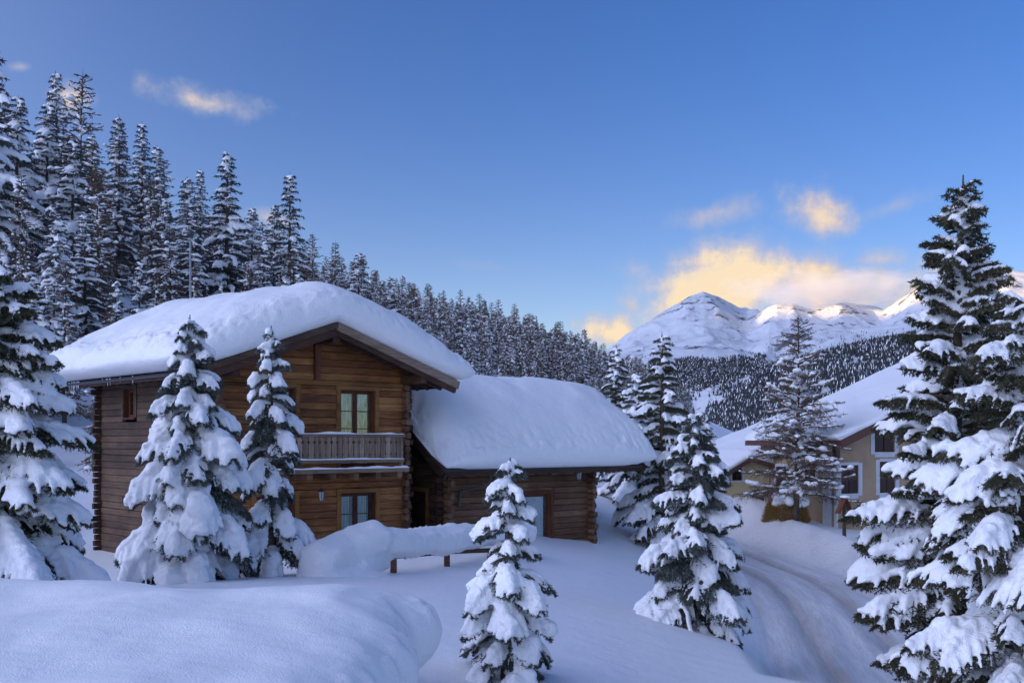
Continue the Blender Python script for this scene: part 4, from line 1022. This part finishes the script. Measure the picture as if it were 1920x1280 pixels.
# ------------------------------------------------------------------ houses across the road
def build_big_house():
    A = PT(1577, 826, 50.); rot = math.atan2(.4, .916)      # local x along the gable, local y back along the eaves
    h = thing('yellow_house', 'large ochre house with broad snowy roof and brown fascia, behind the tall right spruce', 'house', (A[0], A[1], 0), rot)
    tp = .40; z0 = A[2]; L, Wd, g0 = 7.2, 15., -4.
    slope = lambda x: z0 + tp * np.asarray(x)
    x0 = -.0
    # walls: gable wall 1 m behind the rake, side wall 0.7 m inside the eave
    wx, wy = .55, .9
    def wallpoly(holes):
        xs = sorted({wx, Wd, *[v for q in holes for v in q[:2]]}); parts = []
        for a, b in zip(xs[:-1], xs[1:]):
            mid = (a + b) / 2; zz = [(g0, None)]
            hs = sorted([(q[2], q[3]) for q in holes if q[0] <= mid <= q[1]])
            lo = g0
            for (c, d_) in hs:
                parts.append(box(a, b, wy, wy + .3, lo, c)); lo = d_
            bx = box(a, b, wy, wy + .3, lo, 50); v = bx[0]; top = v[:, 2] > 40; v[top, 2] = slope(v[top, 0]) - .12; parts.append(bx)
        return parts
    holes = [(1.0, 1.85, .9, 2.5), (3.6, 4.9, .9, 2.6), (4.3, 5.8, 3.2, 4.5), (6.6, 7.8, .9, 2.6), (8.6, 9.8, .9, 2.6), (7.6, 8.8, 3.4, 4.9), (2.1, 3.3, 3.15, 3.7)]
    holes = [(.75, 1.75, 1.05, 2.35), (3.0, 3.95, 1.05, 2.5), (2.7, 3.9, 2.95, 3.9), (6.0, 7.0, 1.05, 2.5), (5.6, 6.8, 3.3, 4.6)]
    part('wall', wallpoly(holes) + [box(wx, wx + .3, wy + .3, L - .5, g0, z0 + tp * wx - .12)], M_stucco, h)
    for (a, b, c, d_) in holes:
        w_ = part('window', [box(a - .22, a, wy - .03, wy + .04, c - .1, d_ + .1), box(b, b + .22, wy - .03, wy + .04, c - .1, d_ + .1), box(a, b, wy - .031, wy + .04, c - .24, c), box(a, b, wy - .031, wy + .04, d_, d_ + .14)], M_white, h)
        part('pane', [box(a, b, wy + .12, wy + .14, c, d_)], M_dark, w_)
        part('shutter', [box(a + .02, a + .02 + (b - a) * .46, wy + .05, wy + .09, c + .02, d_ - .02), box(b - .02 - (b - a) * .46, b - .02, wy + .05, wy + .09, c + .02, d_ - .02)], M_shut, w_)
    part('corner_post', [box(wx - .12, wx + .1, wy - .06, wy + .2, 2.6, z0 + .1)], M_fascia, h)
    # side wall windows and light pilasters (seen through the larch)
    for yy in (2.4, 4.6):
        w_ = part('window', [box(wx - .05, wx + .02, yy - .16, yy + .96, 1.0, 1.14), box(wx - .05, wx + .02, yy - .16, yy, 1.14, 2.2), box(wx - .05, wx + .02, yy + .8, yy + .96, 1.14, 2.2), box(wx - .05, wx + .02, yy - .16, yy + .96, 2.2, 2.34)], M_white, h)
        part('shutter', [box(wx - .03, wx - .01, yy, yy + .8, 1.14, 2.2)], M_shut, w_)
    part('pilaster', [box(wx - .07, wx + .02, 1.3, 1.85, g0, 2.4)], M_white, h)
    part('pilaster', [box(wx - .07, wx + .02, .88, 1.05, g0, 2.6)], M_white, h)
    # roof
    v = []
    for yy in (0, L):
        for dz in (0, -.12):
            for xx in (-.0, Wd): v.append((xx, yy, float(slope(xx)) + dz))
    part('roof_deck', [(np.array(v), [(0, 1, 5, 4), (2, 6, 7, 3), (0, 2, 3, 1), (4, 5, 7, 6), (0, 4, 6, 2)])], M_fascia, h)
    up = np.array([-tp, 0, 1.]); up /= np.linalg.norm(up)
    part('fascia_board', bar((-.02, -.03, z0 - .16), (Wd, -.03, float(slope(Wd)) - .16), .06, .36, up=tuple(up), ch=.01), M_fascia, h)
    part('eave_board', bar((-.03, 0, z0 - .12), (-.03, L, z0 - .12), .05, .24), M_fascia, h)
    for k in range(6): part('rafter_tail', bar((.6, .6 + k * 1.1, float(slope(.6)) - .2), (.05, .6 + k * 1.1, float(slope(.05)) - .2), .12, .16), M_fascia, h)
    me = snow_slab(lambda X, Y: slope(X) + 0 * Y, 0, Wd, 0, L, .34, lip=.14, out=(.12, 0, .06, .05), nx=70, ny=50, seed=51, pw=(40., 30.), rnd=.0, gran=.03, amp=.25)
    link('roof_snow', me, None, (A[0], A[1], .01), rot, label='even sheet of snow on the large ochre house roof, across the road', category='snow')
build_big_house()
def build_small_house():
    A = PT(1408, 858, 55.); rot = math.atan2(.22, .97)
    h = thing('cream_house', 'small cream house with brown gable roof and one square window, left of the larch', 'house', (A[0], A[1], 0), rot)
    za = A[2]; Wl, Wr, D = 1.75, 1.35, 6.
    tl, tr_ = .56, .26
    zt = lambda x: za - np.where(x < 0, -x * tl, x * tr_)
    xs = [-1.5, -.85, -.30, .4, 1.15]; parts = []
    for a, b in zip(xs[:-1], xs[1:]):
        for lo, hi in ([(-2, None)] if a != -.85 else [(-2, za - 1.12), (za - .52, None)]):
            bx = box(a, b, .35, .6, lo, hi if hi else 50); v = bx[0]
            if hi is None: t = v[:, 2] > 40; v[t, 2] = zt(v[t, 0]) - .08
            parts.append(bx)
    parts.append(box(-1.5, -1.3, .6, D, -2, za - .9)); parts.append(box(.95, 1.15, .6, D, -2, za - .4))
    part('wall', parts, M_cream, h)
    w_ = part('window', [box(-.93, -.85, .31, .37, za - 1.2, za - .44), box(-.30, -.22, .31, .37, za - 1.2, za - .44), box(-.85, -.30, .311, .37, za - 1.2, za - 1.12), box(-.85, -.30, .311, .37, za - .52, za - .44)], M_white, h)
    part('pane', [box(-.85, -.30, .45, .48, za - 1.12, za - .52)], M_dark, w_)
    part('glazing_bar', [box(-.59, -.56, .43, .46, za - 1.12, za - .52)], M_shut, w_)
    w_ = part('window', [box(.1, .18, .31, .37, za - 2.3, za - 1.6), box(.85, .93, .31, .37, za - 2.3, za - 1.6)], M_white, h); part('shutter', [box(.18, .85, .3, .34, za - 2.3, za - 1.6)], M_shut, w_)
    for s, wd, t in ((-1, Wl, tl), (1, Wr, tr_)):
        v = [(s * a, yy, float(zt(np.array(s * a))) + dz) for yy in (0, D) for dz in (0, -.1) for a in (0, wd)]
        part('roof_deck', [(np.array(v), [(0, 1, 5, 4), (2, 6, 7, 3), (0, 2, 3, 1), (4, 5, 7, 6), (1, 3, 7, 5)])], M_fascia, h)
        part('fascia_board', bar((0, -.03, za - .08), (s * wd, -.03, float(zt(np.array(s * wd))) - .08), .05, .2, up=(s * t, 0, 1)), M_fascia, h)
    me = snow_slab(lambda X, Y: zt(X), -Wl, Wr, 0, D, .42, lip=.16, out=(.12, .1, .1, .1), nx=50, ny=40, seed=61, pw=(10., 12.), rnd=.05, gran=.03)
    link('roof_snow', me, None, (A[0], A[1], .01), rot, label='snow layer on the small cream house roof, left of the larch', category='snow')
    # low lean-to roof running up behind it to the big house
    B = PT(1340, 874, 57.5)
    me = snow_slab(lambda X, Y: .40 * X + 0 * Y + 1.95, 0, 7.2, 0, 7, .40, lip=.15, out=(.1, .1, .1, .1), nx=60, ny=40, seed=62, pw=(20., 20.), rnd=.0, gran=.03, amp=.2)
    hh = thing('lean_to', 'low snow-covered lean-to roof rising behind the small cream house', 'shed', (B[0], B[1], 0), rot)
    part('wall', [box(.4, 7, .5, 6.5, -2, 2.1)], M_cream, hh)
    v = [(a, yy, 1.95 + .40 * a + dz) for yy in (0, 7) for dz in (0, -.1) for a in (0, 7.2)]
    part('roof_deck', [(np.array(v), [(0, 1, 5, 4), (2, 6, 7, 3), (0, 2, 3, 1), (4, 5, 7, 6), (1, 3, 7, 5), (0, 4, 6, 2)])], M_fascia, hh)
    link('snow_layer', me, hh, (0, 0, .01), kind='stuff')
build_small_house()

# ------------------------------------------------------------------ small things
def build_small():
    # wayside post with a little pitched roof
    p = PT(1583, 1003, 46.5); o = thing('wayside_post', 'brown wooden post with a small steep shingle roof beside the snowbank', 'signpost', (p[0], p[1], gz(p[0], p[1]) - .05), R(20))
    part('post', bar((0, 0, -.3), (0, 0, 1.35), .12, .12, up=(0, 1, 0), ch=.01), M_wood_side, o)
    for s in (-1, 1): part('roof_board', bar((0, 0, 1.62), (s * .34, 0, .98), .34, .035, up=(s * .9, 0, .5)), M_frame, o)
    part('carving', [box(-.08, .08, -.03, .03, 1.05, 1.32)], M_wood_annex, o)
    rng = np.random.default_rng(1)
    part('snow_cap', [(ICO2_V * [.20, .24, .07] + [0.02, 0, 1.66], ICO2_F)], M_treesnow, o, True)
    # little lantern house poking out of the snow
    p = PT(1613, 1016, 44.8); o = thing('garden_lantern', 'tiny house-shaped yellow garden lantern poking out of the snowbank', 'lantern', (p[0], p[1], gz(p[0], p[1]) - .04), R(25))
    part('housing', [box(-.09, .09, -.09, .09, -.3, .24)], M_gal, o)
    part('lamp_pane', [box(-.05, .05, -.094, -.09, .06, .20)], flat('yellow_pane', (.75, .55, .15), .4), o)
    part('lamp_pane', [box(-.094, -.09, -.05, .05, .06, .20)], bpy.data.materials['yellow_pane'], o)
    v = np.array([(-.15, -.15, .24), (.15, -.15, .24), (.15, .15, .24), (-.15, .15, .24), (0, 0, .40)]); part('roof', [(v, [(0, 1, 4), (1, 2, 4), (2, 3, 4), (3, 0, 4)])], M_gal, o)
    # street lamp in front of the forest
    Y = 60.; x = (357 - CX) / F * Y; g = gz(x, Y); zt = EYE + (825 - 432) / F * Y
    o = thing('street_lamp', 'tall thin grey street lamp pole before the forest, above the chalet roof', 'street lamp', (x, Y, g))
    part('pole', [tube([(0, 0, -.5), (0, 0, (zt - g) * .5), (0, 0, zt - g - .35)], [.09, .07, .05], 8)], M_gal, o, True)
    part('lamp_head', [tube([(0, 0, zt - g - .38), (0, 0, zt - g - .3), (0, 0, zt - g - .15), (0, 0, zt - g - .05), (0, 0, zt - g)], [.06, .16, .22, .20, .06], 10)], M_metal, o, True)
    # rail fence at the road's near right edge
    a, b = PT(1693, 1212, 19.5), PT(1760, 1300, 16.5)
    g = gz(a[0], a[1]); o = thing('roadside_railing', 'thin brown roadside railing leaning in the snow under the spruces, bottom right', 'railing', (a[0], a[1], g))
    oo = np.array([a[0], a[1], g])
    for k, t in enumerate((0, .35, .7, 1.05)):
        q = a + (b - a) * t - oo; gg = gz(q[0] + oo[0], q[1] + oo[1]) - g
        part('post', bar((q[0], q[1], gg - .3), (q[0] + .03, q[1], gg + .42), .07, .07, up=(0, 1, 0)), M_wood_side, o)
    for hh in (.16, .38):
        pts = []
        for t in np.linspace(-.05, 1.1, 8):
            q = a + (b - a) * t - oo; gg = gz(q[0] + oo[0], q[1] + oo[1]) - g; pts.append((q[0] - .03, q[1], gg + hh + .02 * math.sin(t * 9)))
        part('rail', [tube(pts, .035, 6)], M_wood_side, o, True)
    # tawny clipped hedge with a snow cap, at the larch's foot
    p = PT(1474, 985, 51.2); g = gz(p[0], p[1]); o = thing('brown_hedge', 'tawny brown dry hedge with a rounded snow cap at the foot of the larch', 'hedge', (p[0], p[1], g))
    n = 5200; th = rng.uniform(0, 6.283, n); rr = rng.uniform(.55, 1., n) ** .5; zz = rng.uniform(0, 1, n)
    cx = np.cos(th) * rr * (.95 - .25 * zz) * 1.15; cy = np.sin(th) * rr * .55; P0 = np.stack([cx, cy, zz * (.75 + .35 * vnoise(cx * 3, cy * 3, 4)) - .2], -1)
    P1 = P0 + nrm(np.stack([cx, cy, zz * 0 + .7], -1) + rng.normal(0, .35, (n, 3))) * .16
    part('foliage', [ribbons(P0, P1, np.full(n, .014), rng)], flat('dry_hedge', (.34, .20, .07), .8, .1, 6, .3), o)
    n = 60; c = np.stack([rng.normal(.05, .42, n), rng.normal(0, .25, n), rng.uniform(.62, 1.1, n)], -1); r_ = rng.uniform(.18, .3, n)
    E = np.eye(3); sm = remesh([blobs(c, r_[:, None] * E[0], r_[:, None] * E[1], r_[:, None] * E[2])], .05, 6, [M_treesnow]); link('snow_cap', sm, o)
build_small()

# ------------------------------------------------------------------ the big trees round the chalet
def at(px, Y): return (px - CX) / F * Y
def big_trees():
    N, DK = (M_bark, M_frost, M_treesnow), (M_bark, M_needle_dk, M_treesnow)
    # (builder result, label, px of the trunk, distance, ground height or None)
    def sp(label, px, Y, z=None, rot=0., **k):
        plant(spruce(**k), 'spruce_tree', label, at(px, Y), Y, z, rot, group='snow-laden spruces round the chalet')
    sp('heavily snow-laden broad spruce before the chalet gable, left of the slimmer one', 352, 20.5, seed=11, H=4.95, Rb=1.72, nb=72, snow=1.15, snow_w=.135, drp=1.25, e0=(5, 35), e1=(-80, -45), mats=N, bare=.03, snowtw=.95, twl=.50, tsp=.065, K=16, voxel=.026, shape=.8)
    sp('slim snow-laden spruce before the chalet balcony, its bare tip over the eave', 508, 22, seed=12, H=5.0, Rb=1.25, nb=50, rag=.12, snow=1.1, snow_w=.125, drp=1.25, e0=(0, 30), e1=(-80, -45), mats=N, gap=.10, shape=.72, bare=.03, snowtw=.95, twl=.48, tsp=.065, K=16, voxel=.026)
    sp('small snow-draped young spruce in the bottom centre, before the low cabin', 945, 13, z=.48, seed=13, H=2.82, Rb=.86, nb=46, snow=1.3, rag=.15, snow_w=.085, drp=1., nr=.034, tsp=.05, voxel=.017, e0=(5, 35), e1=(-66, -35), mats=N, gap=.15, K=16, bare=.03, snowtw=.95, twl=.44, shape=.7)
    sp('thick snow-covered spruce on the slope right of the low cabin, nearest the road', 1300, 22.5, seed=14, H=4.45, Rb=1.5, nb=82, snow=1.05, rag=.06, snow_w=.095, drp=1.3, e0=(0, 30), e1=(-58, -25), mats=N, bare=.05, snowtw=.92, twl=.5, tsp=.065, K=16, voxel=.026, shape=.75)
    sp('tall spruce with thin bent tip, between the cabin and the nearest road spruce', 1243, 38.5, seed=15, H=7.5, Rb=2.1, nb=88, snow=1., snow_w=.14, drp=.8, e0=(0, 30), e1=(-50, -20), mats=(M_bark, M_needle, M_treesnow), voxel=.036, bare=.12, gap=.12, K=14)
    sp('drooping spruce behind the right end of the low cabin roof, under its eave', 1192, 45, z=1.0, seed=16, H=5.2, Rb=2.2, nb=70, snow=1.1, snow_w=.16, drp=1., voxel=.045, e0=(-5, 25), e1=(-55, -25), mats=N)
    sp('pointed spruce rising behind the low cabin roof, left of the bent-tipped one', 1158, 50, z=1.6, seed=17, H=6.2, Rb=1.7, nb=75, snow=.9, snow_w=.15, drp=.7, voxel=.045, e0=(0, 25), e1=(-45, -15), mats=(M_bark, M_needle, M_treesnow))
    sp('narrow spruce behind the road spruce, right of the bent-tipped one', 1316, 46, seed=18, H=4.0, Rb=1.3, nb=70, snow=1., snow_w=.13, drp=.7, voxel=.045, mats=(M_bark, M_needle, M_treesnow), z=.6)
    sp('tallest dark spruce with loose snow clumps on layered branches, on the right', 1786, 18, z=-1.4, seed=28, H=9.15, Rb=2.5, nb=150, skirt=.55, snow=1.15, snow_w=.100, drp=.75, e0=(16, 46), e1=(-42, 2), tipup=22, rag=.18, mats=DK, bare=.10, K=13, nr=.052, tsp=.08, twl=.36, shape=.92, gap=.10, bigsnow=1.0, snowtw=.6, voxel=.030)
    sp('broad snow-plastered spruce at the right edge, before the tallest one', 1912, 14, z=-1.5, seed=22, H=6.9, Rb=1.9, rag=.25, nb=150, snow=1.05, snow_w=.105, drp=1.0, e0=(5, 35), e1=(-50, -5), mats=DK, bare=.05, K=13, nr=.042, tsp=.07, twl=.42, shape=.6, bigsnow=.8, snowtw=.85, voxel=.024, gap=.1)
    sp('big snow-loaded spruce cut off by the left edge of the picture', -22, 17, z=1.0, seed=23, H=5.3, Rb=2.1, nb=92, snow=1.15, snow_w=.14, drp=1., e0=(5, 30), e1=(-55, -15), mats=(M_bark, M_needle, M_treesnow), bare=.08, K=16, voxel=.028, shape=.62, twl=.42, tsp=.075)
    sp('mid-sized spruce left of the chalet roof, snow ball on its tip', 62, 54, seed=24, H=6.3, Rb=2.2, nb=80, snow=1., snow_w=.18, drp=.5, voxel=.06, mats=(M_bark, M_needle, M_treesnow))
    plant(larch(31, 9.45, 3.0, 165, wd=.018, snow=.065, voxel=.045, twn=40, clump=.10, z0=.13, sub=8, top_bare=.2), 'larch_tree', 'bare brown larch with snow-dusted twigs beside the road, before the ochre house', at(1492, 50.5), 50.5, None, 0, leaf='twigs')
big_trees()

# ------------------------------------------------------------------ the hillside forest, tree by tree
def forest():
    FS = (M_bark, M_needle_far, M_farsnow); FL = (M_bark, M_larch, M_farsnow)
    sp_v = [spruce(40 + k, H=H, Rb=Rb, nb=nb, snow=sn * 1.3, snow_w=.25, voxel=.12, K=5, nr=.17, tsp=.36, drp=.6, e0=(-5, 25), e1=(-48, -10), mats=FS, bare=.12, snowtw=.6, twl=.4, smooth=2, gap=.08, bigsnow=.4)
            for k, (H, Rb, nb, sn) in enumerate([(17, 3.6, 110, .85), (16, 3.0, 105, .75), (15, 3.7, 95, 1.0), (18, 3.2, 115, .65)])]
    la_v = [larch(50 + k, H, Rb, nb, wd=.06, snow=.115, voxel=.11, twn=18, clump=.06, z0=.10, sub=5, mats=FL, snowk=.8, smooth=2, up=(-5, 30), shape=.75, top_bare=.15)
            for k, (H, Rb, nb) in enumerate([(17, 4.3, 120), (16, 3.6, 110), (18, 4.0, 120)])]
    rng = np.random.default_rng(77); pts = []
    # candidate points: q across the hillside, Y away from the camera
    cand = []
    for _ in range(60000):
        q = rng.uniform(28, 96); Y = 44 + 640 * rng.random() ** 1.25
        x = (.246 * Y - q) / .969; px = CX + F * x / Y
        if not (-110 < px < 1290): continue
        z = float(np.interp(q, [-400, -60, 4, 14, 22, 32, 40, 60, 86, 102, 400], [-6, -3, -1.6, -.9, .5, 4.5, 9.0, 18.0, 26.5, 28.5, 29]))
        if Y < 70 and px > 330: continue
        cand.append((x, Y, q, px))
    for _ in range(4000):
        q = rng.uniform(25, 47); Y = rng.uniform(42, 80); x = (.246 * Y - q) / .969; px = CX + F * x / Y
        if -60 < px < 330: cand.append((x, Y, q, px))
    cell = {}
    out = []
    for c in cand:
        dmin = 4.5 + min(c[1] / 160., 1.2) + (.4 if c[2] < 60 else 0) - (.9 if c[1] > 130 else 0)
        if c[2] < 47 and c[1] < 80: dmin = 3.4
        k0 = (int(c[0] // 8), int(c[1] // 8)); ok = True
        for i in range(-1, 2):
            for j in range(-1, 2):
                for o in cell.get((k0[0] + i, k0[1] + j), ()):
                    if (o[0] - c[0])**2 + (o[1] - c[1])**2 < dmin * dmin: ok = False
        if ok: cell.setdefault(k0, []).append(c); out.append(c)
    out.sort(key=lambda c: c[1])
    return sp_v, la_v, out, rng
def grow_forest():
    sp_v, la_v, out, rng = forest()
    xs = np.array([c[0] for c in out]); ys = np.array([c[1] for c in out]); zs = surf(xs, ys)
    near, rest = [], []
    kinds = []
    for i, c in enumerate(out):
        pl = .30 + .25 * (vnoise(c[0] / 25, c[1] / 40, 7) > .5) + (.12 if c[1] > 150 else 0)
        kinds.append('larch' if rng.random() < pl else 'spruce')
    cnt = dict(larch=0, spruce=0); made = []
    tips = []
    for i, c in enumerate(out):
        sc_ = rng.uniform(.72, 1.12) * (.50 if c[2] < 40 else .66 if c[2] < 47 else 1.) * (.85 if c[1] < 70 else 1) * float(np.interp(c[1], [100, 130, 160, 220, 280, 450], [1, .84, .60, .66, .9, .98]))
        v = rng.integers(0, 3 if kinds[i] == 'larch' else 4)
        cnt[kinds[i]] += 1
        if cnt[kinds[i]] <= 285:
            ms = (la_v if kinds[i] == 'larch' else sp_v)[v]
            px = c[3]; H = (17, 16, 18)[v] * sc_ if kinds[i] == 'larch' else (17, 16, 15, 18)[v] * sc_
            top = HZ - (zs[i] + H - EYE) * F / c[1]
            row = 'front row' if c[2] < 46 else ('middle of the slope' if c[2] < 72 else 'skyline row')
            zone = ('far left edge' if px < 110 else 'left of the street lamp' if px < 330 else 'beside the street lamp' if px < 420 else 'above the chalet ridge' if px < 640
                    else 'above the right chalet roof' if px < 880 else 'above the low cabin' if px < 1080 else 'beside the far mountain')
            size = 'tall' if H > 15.5 else ('small' if H < 10.5 else 'mid-sized')
            kd = 'frosted brown larch' if kinds[i] == 'larch' else 'dark snow-dusted spruce'
            lab = f'{size} {kd}, {row}, {zone}'
            ob = plant(ms, 'larch_tree' if kinds[i] == 'larch' else 'spruce_tree', lab, c[0], c[1], float(zs[i]) - .1, rng.uniform(0, 6.28), sc_, group=f'{"larches" if kinds[i] == "larch" else "spruces"} of the hillside forest, {size}, {row}, {zone}',
                  leaf='twigs' if kinds[i] == 'larch' else 'foliage', squash=rng.uniform(.82, 1.1))
            made.append((lab, px, ob))
        else:
            rest.append((c[0], c[1], float(zs[i]) - .1, kinds[i], v, sc_, rng.uniform(0, 6.28)))
    ordn = ['first', 'second', 'third', 'fourth', 'fifth', 'sixth', 'seventh', 'eighth', 'ninth', 'tenth']
    for lab in {m[0] for m in made}:
        grp = sorted([m for m in made if m[0] == lab], key=lambda m: m[1])
        if len(grp) > 1:
            for k, m in enumerate(grp): m[2]['label'] = lab + ', ' + (ordn[k] if k < 10 else f'{k + 1}th') + ' from left'
    print('forest', len(out), 'rest', len(rest))
    if not rest: return
    # what lies past the limit: one object, instances on points
    var = [('spruce', k, m) for k, m in enumerate(sp_v)] + [('larch', k, m) for k, m in enumerate(la_v)]
    idx = {(a, b): n for n, (a, b, m) in enumerate(var)}
    me = bpy.data.meshes.new('wood_points'); me.vertices.add(len(rest)); me.vertices.foreach_set('co', np.array([r[:3] for r in rest], np.float32).ravel())
    at_ = me.attributes.new('kind_index', 'INT', 'POINT'); at_.data.foreach_set('value', np.array([idx[(r[3], int(r[4]))] for r in rest], np.int32))
    at_ = me.attributes.new('size', 'FLOAT', 'POINT'); at_.data.foreach_set('value', np.array([r[5] for r in rest], np.float32))
    at_ = me.attributes.new('turn', 'FLOAT', 'POINT'); at_.data.foreach_set('value', np.array([r[6] for r in rest], np.float32))
    o = link('distant_hillside_wood', me, kind='stuff', label='farthest trees of the hillside forest reading as one dark snowy mass', category='forest')
    ng = bpy.data.node_groups.new('wood', 'GeometryNodeTree'); ng.interface.new_socket('Geometry', in_out='INPUT', socket_type='NodeSocketGeometry'); ng.interface.new_socket('Geometry', in_out='OUTPUT', socket_type='NodeSocketGeometry')
    N = ng.nodes; gi = N.new('NodeGroupInput'); go = N.new('NodeGroupOutput'); jn = N.new('GeometryNodeJoinGeometry'); ng.links.new(jn.outputs[0], go.inputs[0])
    def attr(nm, ty):
        a = N.new('GeometryNodeInputNamedAttribute'); a.data_type = ty; a.inputs[0].default_value = nm; return a.outputs[0]
    sz = attr('size', 'FLOAT'); tn = attr('turn', 'FLOAT'); ki = attr('kind_index', 'INT')
    cb = N.new('ShaderNodeCombineXYZ'); ng.links.new(tn, cb.inputs[2])
    placed = {}
    for ob in bpy.data.objects:
        if ob.type == 'MESH' and ob.parent and ob.data: placed.setdefault(ob.data.name, ob)
    for n, (a, b, ms) in enumerate(var):
        cmp_ = N.new('FunctionNodeCompare'); cmp_.data_type = 'INT'; cmp_.operation = 'EQUAL'; ng.links.new(ki, cmp_.inputs[2]); cmp_.inputs[3].default_value = n
        for m in ms:
            src = placed.get(m.name)
            if src is None: continue
            oi = N.new('GeometryNodeObjectInfo'); oi.transform_space = 'ORIGINAL'; oi.inputs[0].default_value = src
            ip = N.new('GeometryNodeInstanceOnPoints'); ng.links.new(gi.outputs[0], ip.inputs['Points']); ng.links.new(cmp_.outputs[0], ip.inputs['Selection'])
            ng.links.new(oi.outputs['Geometry'], ip.inputs['Instance']); ng.links.new(cb.outputs[0], ip.inputs['Rotation']); ng.links.new(sz, ip.inputs['Scale'])
            ng.links.new(ip.outputs[0], jn.inputs[0])
    md = o.modifiers.new('wood', 'NODES'); md.node_group = ng
grow_forest()
